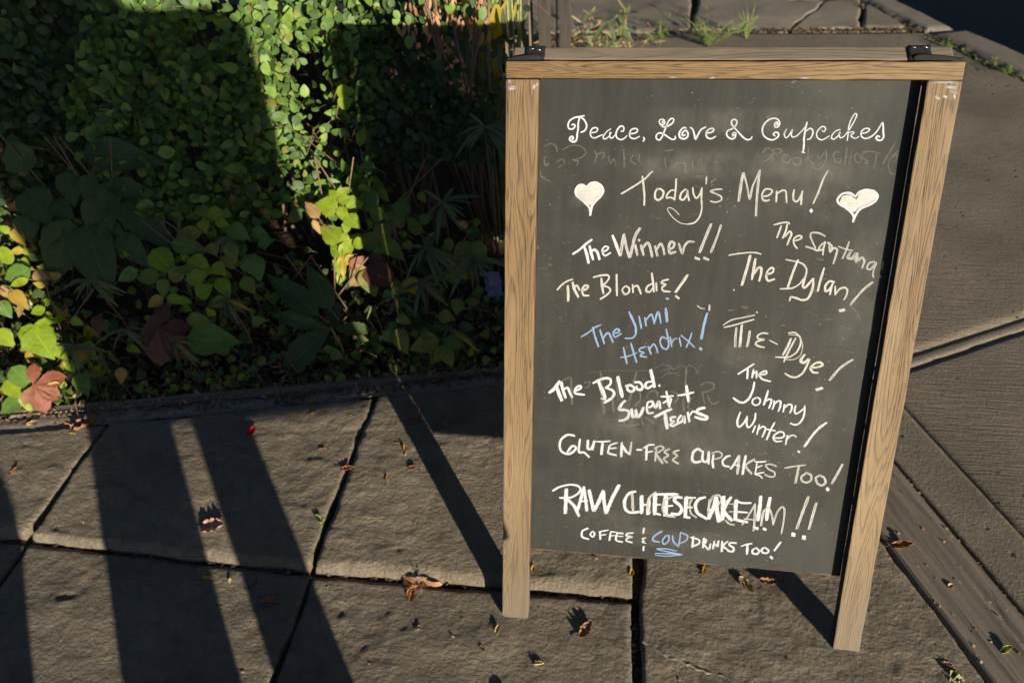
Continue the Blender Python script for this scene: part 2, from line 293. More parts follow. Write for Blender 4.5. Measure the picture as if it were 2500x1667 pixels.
def slab(name, quad, z, mat, parent, seed, res=.0058, amp=.0042, ridge=True, wob=.004, edge=.010, drop=.0055, thick=.05, tilt=(0, 0), flat=1.0, front=None):
    q = [np.array(p, float) for p in quad]
    L1 = max(np.linalg.norm(q[1] - q[0]), np.linalg.norm(q[2] - q[3])); L2 = max(np.linalg.norm(q[3] - q[0]), np.linalg.norm(q[2] - q[1]))
    n = max(3, int(L1 / res)); m = max(3, int(L2 / res))
    s = np.linspace(0, 1, n + 1); r = np.linspace(0, 1, m + 1); S, T = np.meshgrid(s, r)
    X = (1 - S) * (1 - T) * q[0][0] + S * (1 - T) * q[1][0] + S * T * q[2][0] + (1 - S) * T * q[3][0]
    Y = (1 - S) * (1 - T) * q[0][1] + S * (1 - T) * q[1][1] + S * T * q[2][1] + (1 - S) * T * q[3][1]
    dl = S * L1; dr = (1 - S) * L1; db = T * L2; dt = (1 - T) * L2; de = np.minimum(np.minimum(dl, dr), np.minimum(db, dt))
    near = np.clip(1 - de / .03, 0, 1)
    cx = X.mean(); cy = Y.mean(); w = fbm(X * 14, Y * 14, seed + 50, 4) * wob * near * 2
    dx = X - cx; dy = Y - cy; dd = np.hypot(dx, dy) + 1e-6; X = X + dx / dd * w; Y = Y + dy / dd * w
    a = .15 * math.sin(seed); xr = X * math.cos(a) - Y * math.sin(a); yr = X * math.sin(a) + Y * math.cos(a)
    Z = z + amp * 1.3 * fbm(X * 3.1, Y * 3.4, seed, 3) * flat
    if ridge:
        wv = yr * 30 + 3.0 * fbm(xr * 5, yr * 7, seed + 3, 3)
        Z = Z + amp * .42 * fbm(xr * 14, yr * 26, seed + 9, 3) + amp * .55 * fbm(xr * 34, yr * 46, seed + 12, 4) * (.6 + fbm(X * 3, Y * 3, seed + 70, 2)) + amp * .22 * np.abs(np.sin(wv)) * np.clip(fbm(X * 4, Y * 5, seed + 20, 2) + .45, 0, 1)
        cle = fbm(xr * 6, yr * 9, seed + 31, 4); Z = Z - amp * .60 * np.clip((cle - .12) * 14, 0, 1) * .6; cl2 = fbm(xr * 9 + 5, yr * 15, seed + 35, 4); Z = Z + amp * .32 * np.clip((cl2 - .22) * 16, 0, 1)
        Z = Z + amp * .16 * fbm(X * 90, Y * 90, seed + 40, 2)
    dropf = drop * (1 + .6 * fbm(X * 25, Y * 25, seed + 61, 3))
    Z = Z - dropf * np.clip(1 - de / edge, 0, 1) ** 1.6
    if front: Z = Z - front[1] * np.clip(1 - db / (front[0] * (1 + .5 * fbm(X * 20, Y * 3, seed + 81, 3))), 0, 1) ** 1.2
    Z = Z + tilt[0] * (X - cx) + tilt[1] * (Y - cy)
    V = np.stack([X, Y, Z], -1).reshape(-1, 3); N = n + 1
    F = [(j * N + i, j * N + i + 1, (j + 1) * N + i + 1, (j + 1) * N + i) for j in range(m) for i in range(n)]
    per = [i for i in range(n)] + [j * N + n for j in range(m)] + [m * N + i for i in range(n, 0, -1)] + [j * N for j in range(m, 0, -1)]
    b = len(V); low = V[per].copy(); low[:, 2] = z - thick; low[:, :2] += rng.normal(0, .0012, (len(per), 2)); V = np.vstack([V, low]); k = len(per)
    F += [(per[(i + 1) % k], per[i], b + i, b + (i + 1) % k) for i in range(k)]
    o = mesh_obj(name, V, F, mat, parent, smooth=True); return o
def seam(x): return float(np.interp(x, [-1.9, -1.416, -.776, -.42, -.093, .3], [.27, .362, .505, .588, .655, .735]))
PS = 'paving_stone'
slab(PS, [(-1.84, .074), (-1.140, .073), (-1.134, seam(-1.134) - .006), (-1.84, seam(-1.84) - .006)], .013, M_STONE, pavement, 1, drop=.005, edge=.009, front=(.020, .011))
slab(PS, [(-1.121, .070), (-.441, .062), (-.432, seam(-.436) - .008), (-1.122, seam(-1.122) - .006)], .014, M_STONE, pavement, 2, drop=.005, edge=.009, front=(.019, .011))
slab(PS, [(-.424, .062), (.262, .075), (.262, seam(.262) - .008), (-.424, seam(-.424) - .006)], .017, M_STONE, pavement, 3, amp=.0046, drop=.006, edge=.010, front=(.022, .013))
slab(PS, [(-1.84, -.62), (-1.128, -.62), (-1.136, .064), (-1.84, .065)], -.004, M_STONE2, pavement, 4)
slab(PS, [(-1.116, -.62), (-.437, -.62), (-.436, .052), (-1.126, .062)], -.004, M_STONE2, pavement, 5)
slab(PS, [(-.424, -.62), (.273, -.62), (.265, .064), (-.428, .052)], -.003, M_STONE2, pavement, 6)
slab(PS, [(.280, -.62), (beamx(-.62) - .012, -.62), (beamx(.76) - .010, .80), (.288, .72)], .0, M_STONE, pavement, 7, amp=.0036)
for x0, x1 in ((-1.84, -1.13), (-1.116, -.44), (-.426, .268), (.284, 1.10)):
    slab(PS, [(x0, -1.4), (x1, -1.4), (x1, -.634), (x0, -.634)], -.004, M_STONE2, pavement, int(x0 * 10) + 40, res=.03)
# mortar between the stones and the timber edge, and the patched crack in the right stone
xs = np.linspace(-1.86, .30, 160); V = []; F = []
def edge_bot(x): return float(np.interp(x, [-1.9, -1.417, -1.198, -.746, -.433, -.09, .3], [.315, .414, .459, .550, .632, .704, .785]))
for i, x in enumerate(xs):
    for k, f in enumerate((0, .15, .5, .85, 1.0)):
        y = seam(x) * (1 - f) + (edge_bot(x) + .004) * f; V.append((x, y, .004 + .004 * math.sin(f * 3.14) + .006 * float(fbm(np.array(x * 22.), np.array(y * 30.), 5, 4))))
for i in range(len(xs) - 1):
    for k in range(4): F.append((i * 5 + k, (i + 1) * 5 + k, (i + 1) * 5 + k + 1, i * 5 + k + 1))
mesh_obj('mortar_strip', V, F, M_MORTAR, pavement, smooth=True)
def ridge(name, pts, r, z, mat, parent, n=50):
    P = []; R_ = []
    pts = [np.array(p) for p in pts]; 
    for i in range(n + 1):
        f = i / n * (len(pts) - 1); k = min(int(f), len(pts) - 2); u = f - k; p = pts[k] * (1 - u) + pts[k + 1] * u
        P.append((p[0] + random.gauss(0, .0012), p[1] + random.gauss(0, .0012), z + random.gauss(0, .0004))); R_.append(r * random.uniform(.6, 1.2))
    v, f = tubes([(P, R_)], 6); return mesh_obj(name, v, f, mat, parent, smooth=True)
ridge('mortar_crack', [(.286, -.02), (.33, -.045), (.388, -.063), (.471, -.083), (.60, -.13)], .0034, -.0012, M_MORTAR, pavement)
ridge('mortar_crack', [(-.66, .54), (-.60, .543), (-.52, .562), (-.44, .585)], .003, .006, M_MORTAR, pavement)

# brushed concrete of the street pavement with its tooled joint
d = Vector((math.cos(math.radians(27.5)), math.sin(math.radians(27.5)))); nrm = Vector((-d.y, d.x))
sidewalk = mk_sheet('sidewalk', [(1.2, -1.7), (3.9, -1.7), (1.55, 3.62), (-.75, 3.62)], -.035, M_GROUND, 60, .01, sc=20)
def bx(y): return beamx(y) + .178
def cutk(p, dd): # walk from p along dd until just short of the kerb line
    t = 0
    while p[0] + dd.x * t < kx(p[1] + dd.y * t) - .03 and t < 4: t += .005
    return (p[0] + dd.x * t, p[1] + dd.y * t)
def row(y): return (bx(y), y)
pl = row(.843 - (1.014 - bx(.843)) * .47); pu = row(.904 - (1.038 - bx(.904)) * .47)
mg = lambda p, w: (p[0] + d.x * w, p[1] + d.y * w)
slab('concrete_margin', [row(-1.5), mg(row(-1.5), .1286), mg(pl, .1286), pl], -.002, M_CONCS, sidewalk, 24, res=.010, amp=.0026, ridge=False, wob=.002, edge=.005, drop=.0012)
slab('concrete_slab', [mg(row(-1.5), .1292), cutk(row(-1.5), d), cutk(pl, d), mg(pl, .1292)], -.002, M_CONC, sidewalk, 21, res=.018, amp=.0022, ridge=False, wob=.001, edge=.014, drop=.0022)
slab('joint_band', [(pl[0], pl[1] + .003), tuple(np.add(cutk(pl, d), (0, .003))), cutk(pu, d), pu], -.0015, M_CONCS, sidewalk, 22, res=.012, amp=.0015, ridge=False, wob=.0015, edge=.008, drop=.003)
slab('concrete_slab', [(pu[0], pu[1] + .004), tuple(np.add(cutk(pu, d), (0, .004))), (kx(3.30) - .03, 3.30), (bx(3.30), 3.30)], -.001, M_CONC, sidewalk, 23, res=.03, amp=.003, ridge=False, wob=.001, edge=.02, drop=.003)
# smooth margin of the near slab beside the timber
BK = 'old_concrete_slab'
slab(BK, [(-.42, 3.325), (.52, 3.325), (.60, 4.6), (-.9, 4.6)], .004, M_CONCB, sidewalk, 31, res=.02, amp=.010, ridge=False, wob=.008, edge=.014, drop=.004)
slab(BK, [(.528, 3.325), (1.023, 3.325), (1.277, 3.77), (.61, 3.9)], .005, M_CONCB, sidewalk, 32, res=.014, amp=.010, ridge=False, wob=.012, edge=.006, drop=.002)
slab(BK, [(1.03, 3.33), (1.37, 3.345), (1.462, 3.80), (1.283, 3.76)], .007, M_CONCB, sidewalk, 33, res=.014, amp=.010, ridge=False, wob=.012, edge=.007, drop=.002)
slab(BK, [(1.383, 3.35), (1.61, 3.36), (1.49, 3.70), (1.478, 3.70)], .006, M_CONCB, sidewalk, 34, res=.015, amp=.006, ridge=False, wob=.005, edge=.02, drop=.008)
slab(BK, [(.62, 3.92), (1.47, 3.82), (1.18, 4.6), (.62, 4.6)], .006, M_CONCB, sidewalk, 35, res=.03, amp=.006, ridge=False)
# kerb stones along the road
kerb = empty('kerb', (1.8, 3, 0)); tag(kerb, kind='structure')
def kstone(quad, seed):
    o = slab('kerb_stone', [(p[0] - 1.8, p[1] - 3) for p in quad], .012, M_KERB, kerb, seed, res=.012, amp=.007, ridge=False, wob=.010, edge=.045, drop=.022, thick=.2); return o
kd = Vector((-.41, .912))
kstone([(1.683, 3.300), (1.835, 3.335), (1.60, 3.95), (1.405, 3.95)], 41)
kstone([(1.395, 3.965), (1.59, 3.965), (1.30, 4.6), (1.12, 4.6)], 42)
p0 = (1.699, 3.275); L = .85
for i in range(5):
    a = (kx(2.50 - i * L) if i >= 0 else 0, 2.50 - i * L) ; top = p0 if i == 0 else (kx(2.51 - (i - 1) * L - .02), 2.51 - (i - 1) * L - .02)
    kstone([a, (a[0] + .2, a[1] + .09), (top[0] + .175, top[1] + .05) if i == 0 else (top[0] + .2, top[1] + .09), top], 43 + i)

# timber beam between the stones and the street concrete
def plank(name, length, w, h, mat, loc, ang, label, cat, seed):
    n = int(length / .02); m = 14; bm = bmesh.new(); V = []; F = []
    for i in range(n + 1):
        x = i / n * length
        prof = [(-w / 2, -h), (-w / 2, -.010), (-w / 2 + .006, -.001)] + [(-w / 2 + w * k / m, 0) for k in range(1, m)] + [(w / 2 - .006, -.001), (w / 2, -.010), (w / 2, -h)]
        for (y, z) in prof:
            nz = float(fbm(np.array(x * 2.0), np.array(y * 90.), seed, 3)) * .0032 if z > -.02 else 0
            V.append((x, y + .003 * float(vn(np.array(x * 9.), np.array(y * 3.), seed)), z + nz))
    K = m + 5
    for i in range(n):
        for k in range(K - 1): F.append((i * K + k, i * K + k + 1, (i + 1) * K + k + 1, (i + 1) * K + k)[::-1])
    F.append(tuple(range(K))); F.append(tuple(reversed(range(n * K, n * K + K))))
    o = mesh_obj(name, V, F, mat, smooth=False); o.location = loc; o.rotation_euler = (0, 0, ang); return tag(o, label, cat)
ang = math.atan2(.915, -.3885)
plank('timber_beam', 4.3, .158, .10, M_BEAM, (beamx(-.9) + .088, -.9, .003), ang, 'long weathered grey timber beam set flush between the flagstones and the street concrete', 'timber', 3)
# timber edging of the planted bed, two lengths
e0 = Vector((-1.95, .325)); e1 = Vector((.35, .807)); ea = math.atan2(e1.y - e0.y, e1.x - e0.x)
plank('bed_edging', (e1 - e0).length, .028, .07, M_EDGE, (e0.x, e0.y, .009), ea, 'thin grey timber edging board along the front of the planted bed', 'edging', 5)

# handwriting: style, width, points in 0.1 mm on the face of the board
LETTERING = {
'title': '''w 32 1293,839 1243,854 1142,869 1056,921 1029,992 1046,1048 1090,1057 1133,1037 1147,1004 1124,977 1091,991
w 35 1217,871 1200,955 1199,1053 1188,1138 1186,1208 1163,1254 1112,1263 1066,1231 1072,1189 1112,1178 1127,1212 1103,1224
w 32 1217,854 1288,898 1334,967 1340,1023 1310,1080 1252,1106
w 26 1410,1113 1500,1098 1529,1052 1497,1028 1439,1043 1405,1106 1423,1170 1475,1197 1546,1168 1617,1139
w 23 1743,1046 1687,1082 1639,1145 1623,1195 1664,1208 1720,1165 1753,1102
w 23 1731,1102 1735,1172 1765,1197 1804,1164 1834,1129
w 29 1918,1079 1953,1078 1961,1036 1942,1002 1899,1002 1852,1059 1834,1129 1859,1192 1925,1215 1981,1190 2015,1154
w 27 2056,1119 2135,1111 2183,1082 2181,1043 2137,1034 2081,1056 2057,1126 2081,1181 2147,1197 2223,1158
w 31 2289,1178 2308,1192 2292,1234
w 25 2607,939 2578,932 2591,911 2620,918 2622,952 2581,969 2536,939 2534,898 2575,881 2618,897
w 28 2537,946 2597,1001 2681,986 2748,937 2765,882 2729,866 2683,910 2647,1007 2618,1090 2594,1160 2555,1214 2504,1189 2500,1134 2547,1098 2619,1118 2708,1173 2767,1202 2815,1185 2803,1150
w 34 2972,1017 2929,1010 2884,1059 2867,1115 2892,1170 2950,1190 3004,1161 3010,1099 2975,1055 2940,1065 2915,1107 2939,1142 2966,1120
w 31 3041,1009 3078,1029 3112,1112 3140,1194 3170,1125 3212,1041 3284,996
w 28 3293,1095 3382,1080 3421,1046 3405,1018 3356,1023 3311,1061 3302,1116 3327,1164 3391,1179 3457,1141
w 27 3728,1138 3746,1110 3775,1130 3758,1165 3718,1179 3660,1152 3628,1105 3643,1049 3716,1014 3766,959 3773,898 3730,871 3690,892 3696,946 3742,1000 3818,1075 3895,1149 3968,1189 4027,1168 4034,1140
w 22 3775,1130 3778,1089 3736,1076 3718,1110
w 28 4376,929 4422,953 4404,904 4370,929 4382,985 4425,978 4447,928 4413,866 4354,848 4276,868 4208,937 4186,1025 4214,1112 4283,1167 4361,1185 4420,1159 4453,1115 4436,1071 4391,1066 4363,1097 4397,1122
w 22 4526,1095 4566,1007 4538,1095 4570,1151 4615,1106 4654,1019 4646,1106 4681,1137 4740,1111 4800,1042 4863,954
w 32 4866,905 4854,1028 4851,1153 4863,1253 4864,1366
w 20 4840,1369 4891,1379
w 24 4868,1041 4924,997 4971,1027 4974,1101 4944,1158 4903,1171
w 22 5113,1025 5147,1049 5166,1006 5142,969 5100,970 5051,1026 5035,1088 5067,1150 5132,1174 5190,1142 5235,1110
w 22 5387,1009 5323,1035 5276,1097 5276,1147 5315,1159 5370,1108 5392,1046 5388,1108 5417,1139 5468,1107
w 22 5468,1107 5527,1008 5583,884 5611,786 5584,762 5540,836 5514,958 5519,1082 5520,1175
w 19 5534,1057 5580,1038 5607,1056 5564,1100 5631,1142 5688,1114
w 24 5718,1067 5800,1047 5836,1004 5809,986 5756,992 5715,1042 5723,1104 5778,1142 5848,1127 5914,1076 5963,1002 6003,904
w 31 6017,897 6036,964 6049,1050 6064,1111 6041,1161 5994,1168 5953,1137 5966,1100 6004,1112''',
'ghost': '''f 28 4231,1390 4299,1312 4405,1361 4366,1464 4260,1536
f 23 4361,1362 4426,1323 4516,1334 4509,1385 4410,1399
f 25 4367,1413 4399,1476 4382,1547
f 25 4637,1408 4576,1422 4544,1473 4588,1524 4658,1535 4682,1471 4634,1434 4594,1473
f 28 4720,1470 4807,1462 4851,1519 4796,1577 4729,1547 4710,1490
f 28 4937,1296 4944,1403 4928,1530
f 22 5026,1414 4951,1466 5057,1560
f 25 5091,1388 5120,1463 5164,1424 5213,1323
f 25 5223,1348 5233,1474 5198,1589 5129,1635 5038,1611
f 30 5442,1369 5366,1358 5338,1421 5386,1509 5461,1514 5466,1457 5405,1464
f 32 5530,1293 5535,1418 5528,1551
f 27 5598,1342 5610,1429 5601,1543
f 17 5514,1444 5623,1429
f 27 5700,1365 5670,1416 5694,1503 5758,1515 5773,1451 5714,1377
f 25 5844,1350 5776,1389 5810,1451 5878,1500 5835,1538
f 22 5771,1351 5891,1337 6055,1371
f 27 5994,1373 5998,1485 5987,1611
f 27 6248,1207 6186,1357 6116,1533
f 37 6106,1615 6109,1634
f 24 6315,1330 6222,1431 6198,1557 6258,1669 6335,1693
f 19 6246,1431 6299,1380 6302,1480 6245,1506
f 32 643,1341 749,1296 839,1346 850,1432
f 39 665,1504 639,1574 668,1661 712,1625
f 25 947,1396 1086,1325 1228,1323 1317,1373 1338,1458 1253,1528 1130,1556
f 25 846,1605 952,1551 989,1620 884,1691
f 32 1130,1565 1219,1581 1204,1650
f 35 1486,1404 1524,1472 1503,1610
f 35 1549,1454 1654,1436 1640,1521
f 28 1726,1486 1767,1605 1816,1535 1856,1638
f 31 1973,1379 1990,1532 2006,1669
f 24 2143,1461 2096,1548 2186,1614
f 28 2245,1443 2234,1545 2290,1612
f 31 2654,1385 2790,1366
f 34 2663,1503 2692,1673
f 31 2828,1653 2874,1584 2994,1582
f 34 3004,1599 3013,1718
f 34 3119,1546 3127,1647
f 22 580,1750 600,1855 747,1922''',
'heading': '''c 32 1975,2107 2117,2016 2285,1903 2382,1822 2436,1756 2474,1722
c 35 2312,1809 2339,1953 2365,2127 2372,2288
c 38 2583,2005 2543,2064 2550,2166 2603,2197 2665,2148 2681,2061 2626,2011 2561,2013
c 35 2874,1840 2878,1998 2871,2187
c 32 2873,2027 2801,2029 2742,2103 2738,2161 2795,2145 2877,2172
c 35 3044,2001 2977,2068 2962,2156 3015,2183 3067,2109 3074,2022 3088,2109 3116,2188
c 31 3157,1977 3179,2078 3228,2149 3281,2090 3302,2003
c 29 3307,1974 3315,2161 3335,2306 3311,2453 3233,2559 3119,2589
c 15 3119,2589 3001,2573 2879,2495 2791,2394 2765,2336 2808,2317 2883,2355 2969,2434
m 31 3367,1801 3372,1908
m 29 3635,1988 3529,1997 3454,2028 3550,2069 3632,2110 3644,2167 3562,2206 3468,2193
m 51 3954,1725 3937,1902 3928,2174
m 33 3961,1717 4038,1928 4102,2141 4129,1926 4214,1677
m 42 4213,1670 4212,1924 4217,2167 4231,2412
c 31 4286,2093 4396,2076 4451,2004 4406,1969 4330,1978 4290,2065 4313,2143 4364,2163 4418,2147
c 39 4521,2002 4533,2173
c 31 4525,2045 4609,1986 4666,1999 4683,2084 4701,2183
c 36 4795,1974 4790,2053 4807,2138 4859,2165 4900,2107 4925,2021
c 39 4928,1992 4926,2092 4933,2206
c 33 5283,1662 5231,1789 5178,2015 5124,2186
W 83 5101,2301 5111,2310''',
'heart_left': '''H 0 1251,1985 1347,1983 1393,2018 1494,1943 1599,1970 1662,2041 1637,2145 1538,2266 1450,2312 1327,2227 1218,2126 1208,2037
w 45 1378,2011 1317,1973 1243,1985 1194,2067 1220,2155 1328,2241 1421,2328 1453,2387 1463,2484
w 45 1378,2011 1450,1944 1546,1930 1629,1983 1666,2071 1622,2160 1537,2251 1481,2341 1463,2484''',
'heart_right': '''H 0 5566,2055 5672,2031 5790,2098 5830,1999 5958,1954 6085,1993 6097,2076 5989,2164 5850,2238 5779,2311 5645,2229 5540,2161
w 41 5770,2057 5668,2003 5561,2019 5498,2106 5528,2176 5647,2244 5738,2312 5789,2382 5790,2468
w 41 5770,2057 5827,1978 5930,1947 6041,1966 6111,2034 6090,2119 5993,2192 5879,2251 5824,2338 5790,2468''',
'winner': '''w 45 1187,3172 1299,3090 1417,2979 1505,2907
w 58 1373,3026 1423,3148 1468,3317
w 55 1472,3023 1507,3145 1542,3252
w 52 1491,3130 1558,3081 1613,3126 1656,3248
w 36 1696,3123 1785,3073 1798,3027 1737,3021 1695,3092 1744,3183 1840,3125
w 54 1863,2826 1931,2976 2009,3165
m 57 2016,3165 2036,2973 2056,2797
m 54 2056,2797 2105,3001 2168,3190
m 56 2183,3190 2217,2997 2251,2814 2325,2683
m 54 2261,2980 2308,3147
m 51 2315,2884 2328,2894
m 51 2358,2977 2413,3143
m 51 2391,3022 2467,2928 2516,3002 2564,3168
m 45 2597,2984 2652,3150
m 44 2624,3059 2690,2935 2739,3009 2769,3122
m 50 2829,3021 2901,3004 2925,2927 2864,2899 2834,2991 2864,3096 2951,3070
m 41 2999,2925 3070,3089 3097,2967 3157,2889 3252,2886
m 53 3509,2580 3441,2790 3362,3063
m 41 3676,2590 3629,2784 3551,3057
c 53 3297,3164 3365,3185
m 53 3443,3159 3519,3186''',
'blondie': '''c 34 928,3829 1011,3729 1103,3662 1195,3626
c 53 1113,3751 1125,3886 1130,4023
c 56 1196,3684 1232,3802 1307,3942
c 43 1216,3786 1276,3736 1325,3814
c 40 1357,3828 1449,3792 1477,3735 1415,3730 1372,3812 1399,3906 1492,3910
c 37 1563,3574 1684,3537 1806,3525 1839,3570 1797,3651 1709,3734
c 46 1702,3592 1724,3733 1753,3859
c 40 1723,3717 1832,3744 1874,3806 1808,3888 1704,3965
c 40 1966,3510 1980,3706 1993,3888
c 37 2122,3716 2079,3781 2129,3858 2196,3824 2199,3744 2136,3708
c 40 2257,3679 2272,3820
c 39 2274,3725 2333,3691 2375,3753 2410,3838
c 42 2576,3463 2609,3633 2635,3789
c 36 2588,3649 2516,3699 2498,3779 2560,3800 2608,3727
c 36 2662,3631 2679,3771
c 36 2867,3560 2779,3587 2752,3627 2829,3655 2772,3704 2792,3766 2913,3777
c 51 3188,3469 3110,3612 3011,3780
c 42 3016,3851 3075,3892''',
'hendrix': '''b 31 1386,4689 1512,4600 1634,4495 1733,4444
b 41 1587,4498 1641,4676 1709,4855
b 41 1722,4540 1767,4669 1812,4791
b 38 1784,4702 1842,4599 1889,4597 1967,4758
b 34 1951,4594 2044,4573 2072,4522 2009,4509 1959,4593 2001,4657 2107,4586
b 46 2224,4182 2293,4315 2356,4458 2363,4589
b 31 2370,4572 2313,4657 2181,4672
b 37 2405,4253 2457,4470
b 43 2506,4273 2538,4417
b 34 2524,4320 2609,4203 2642,4250 2681,4377
b 37 2679,4345 2727,4150 2763,4228 2794,4355
b 55 2860,4087 2899,4318
b 42 2854,3902 2892,3907
b 38 2160,4847 2200,5011 2239,5151
b 38 2288,4765 2353,4952 2410,5116
b 25 2115,5041 2255,5008 2407,4933
b 34 2555,4809 2464,4847 2444,4898 2531,4926 2479,4962 2473,4996 2583,5006
b 43 2601,4806 2657,4944
b 34 2627,4854 2690,4752 2741,4815 2778,4912
b 34 2894,4464 2936,4624 2960,4754 2928,4838 2849,4809 2802,4696 2835,4613 2914,4641
b 31 2973,4606 3016,4783
b 27 3011,4718 3051,4634 3097,4632
b 34 3134,4613 3176,4766
b 27 3160,4563 3298,4670 3417,4778
b 30 3346,4513 3312,4653 3269,4786
b 51 3579,4141 3544,4350 3521,4609
b 67 3513,4789 3535,4807''',
'blood': '''w 57 832,5811 928,5721 1017,5570
w 66 977,5702 1017,5822 1071,5950
w 52 1053,5590 1086,5741 1141,5891
w 49 1079,5742 1171,5690 1209,5764 1263,5876
w 43 1330,5741 1413,5690 1419,5643 1369,5647 1314,5711 1317,5788 1403,5805 1489,5807
w 45 1643,5569 1746,5502 1870,5456 1955,5474 1960,5564 1879,5645
w 71 1748,5547 1811,5695 1874,5843
w 51 1879,5645 1994,5683 2039,5756 1988,5851 1865,5943
w 34 1804,5863 1890,5880
w 59 2085,5421 2137,5613 2190,5807
w 45 2241,5591 2324,5564 2396,5612 2386,5673 2331,5691 2272,5650 2283,5589
w 47 2404,5506 2487,5501 2547,5572 2523,5641 2453,5638 2436,5579
w 58 2672,5251 2717,5412 2762,5573
w 47 2693,5473 2618,5492 2595,5569 2646,5603 2725,5546
w 50 2842,5538 2852,5544
w 51 2243,5880 2190,5944 2147,6055 2253,6063 2325,6089 2317,6197 2250,6264 2159,6286
w 56 2372,6039 2402,6192 2456,6157
w 56 2450,6049 2486,6186 2552,6119 2587,5994
w 39 2656,5989 2738,5953 2746,5861 2664,5882 2650,5990 2677,6095 2774,6081
w 50 2762,5891 2809,5979 2857,5854 2894,5988
w 47 2981,5649 3019,5798 3058,5947
w 36 2892,5753 3002,5746 3111,5724
w 36 2942,5879 3073,5779 3055,5917
w 52 3328,5515 3361,5670 3393,5818
w 38 3192,5711 3327,5680 3467,5633
w 55 2808,6163 2915,6094 3022,6025 3095,5990
w 64 2991,6089 3015,6225 3047,6378
w 44 3183,6137 3101,6158 3105,6219 3162,6230 3097,6297 3141,6324 3221,6272
w 47 3277,6099 3229,6195 3247,6255 3313,6204 3333,6111 3358,6247
w 47 3396,6030 3438,6211
w 38 3430,6104 3477,6009 3533,6021
w 52 3689,5919 3583,5957 3554,6019 3646,6058 3746,6097 3736,6144 3640,6143 3534,6112
f 51 1767,5350 1788,5499 1817,5831 1875,6166
f 37 1480,5579 1578,5542 1554,5650 1484,5670
f 52 1095,5542 1221,5489 1242,5685 1267,6006
f 51 2000,5819 2051,6123
f 42 2060,5467 2093,5707 2116,5873
f 48 2420,5311 2387,5462 2347,5736 2314,5890
f 39 2497,5666 2521,5831 2431,5974
f 36 2631,5808 2653,5716 2732,5643 2817,5675 2824,5780
f 36 3063,5644 3162,5668 3197,5771 3135,5866
f 46 3302,5184 3314,5508
f 47 3294,5779 3325,6005
f 41 3428,5741 3389,5939 3502,5977
f 34 2253,6326 2285,6386 2398,6370 2522,6322
f 42 2564,6196 2594,6333
f 39 2612,6177 2685,6218 2782,6304
f 16 2731,5218 2837,5153 2959,5138 3087,5211 2964,5211 2845,5270
f 16 3087,5211 3203,5131 3328,5168
f 16 2867,5402 2957,5308 3092,5285 3219,5336
f 16 3323,5109 3449,5160 3510,5245 3540,5111 3593,5101
f 33 3585,5491 3675,5426 3798,5448 3806,5537 3677,5619 3623,5623 3683,5844
f 35 3710,5677 3819,5835 3923,5783
f 11 1514,5365 1724,5338 1933,5307 2211,5286 2487,5277 2624,5254''',
'santana': '''c 31 4541,2556 4643,2524 4753,2506 4784,2534
c 37 4655,2575 4637,2663 4611,2767
c 37 4750,2543 4741,2645 4706,2771
c 34 4739,2748 4799,2658 4839,2701 4814,2790 4790,2886
c 31 4888,2817 4982,2784 5012,2739 4947,2726 4884,2787 4902,2875 4959,2940
m 31 5380,2720 5276,2672 5164,2668 5143,2720 5199,2836 5252,2922
m 36 5095,2905 5197,2931 5299,2965 5318,2890 5392,2814
m 33 5394,2829 5367,2948 5297,2950
m 34 5394,2829 5381,2947 5386,3036
m 36 5463,2827 5489,2973 5544,2912 5603,2939 5591,3058 5572,3177
m 36 5435,2828 5512,2884 5498,2987
m 36 5772,2802 5744,2949 5706,3083
m 25 5617,2887 5741,2927 5854,2945
m 47 5817,2976 5787,3065 5859,3078 5901,2988 5898,3061 5936,3134
m 41 5929,2987 5959,3103 6008,3057 6058,3114 6041,3234
m 33 6225,3123 6145,3141 6116,3231 6175,3251 6220,3182 6254,3129 6229,3241 6226,3360
m 30 6231,3353 6247,3382
m 30 6359,3118 6362,3251
m 33 6350,3355 6361,3385''',
'dylan': '''c 27 3854,3095 4007,3063 4178,3038 4304,3038 4381,3059
c 51 4206,3091 4172,3322 4119,3606
c 51 4298,3148 4287,3318 4277,3495
c 44 4291,3415 4365,3291 4412,3301 4417,3398 4401,3521
c 41 4504,3407 4604,3366 4614,3305 4583,3282 4521,3345 4508,3443 4551,3514 4645,3480
c 23 4795,3136 4911,3155 4991,3164
c 44 4994,3140 4943,3329 4884,3611
c 30 4991,3164 5100,3214 5156,3308 5139,3442 5061,3554 4955,3626 4762,3646
m 45 5091,3516 5153,3417
c 47 5140,3454 5127,3576 5165,3611 5228,3523 5276,3448
c 44 5282,3448 5293,3581 5274,3704 5229,3804 5140,3827 5056,3800 4973,3779
m 39 4950,3780 4941,3848
c 43 5433,3261 5402,3455 5382,3656
c 43 5627,3494 5552,3479 5495,3560 5507,3657 5570,3618 5612,3507
c 41 5604,3531 5593,3617 5588,3708
c 38 5654,3566 5673,3711
c 34 5673,3711 5728,3611 5802,3578 5858,3618 5855,3715 5825,3790
m 45 6240,3469 6128,3582 6026,3732 5944,3870
c 68 5790,3988 5850,3967
f 17 3927,4057 3976,4074 4033,4046
f 19 4145,3990 4205,4000 4257,3985
m 35 4418,4072 4424,4090
f 14 5944,3870 6037,3964 6112,4096
f 29 5287,3088 5348,3121 5403,3113''',
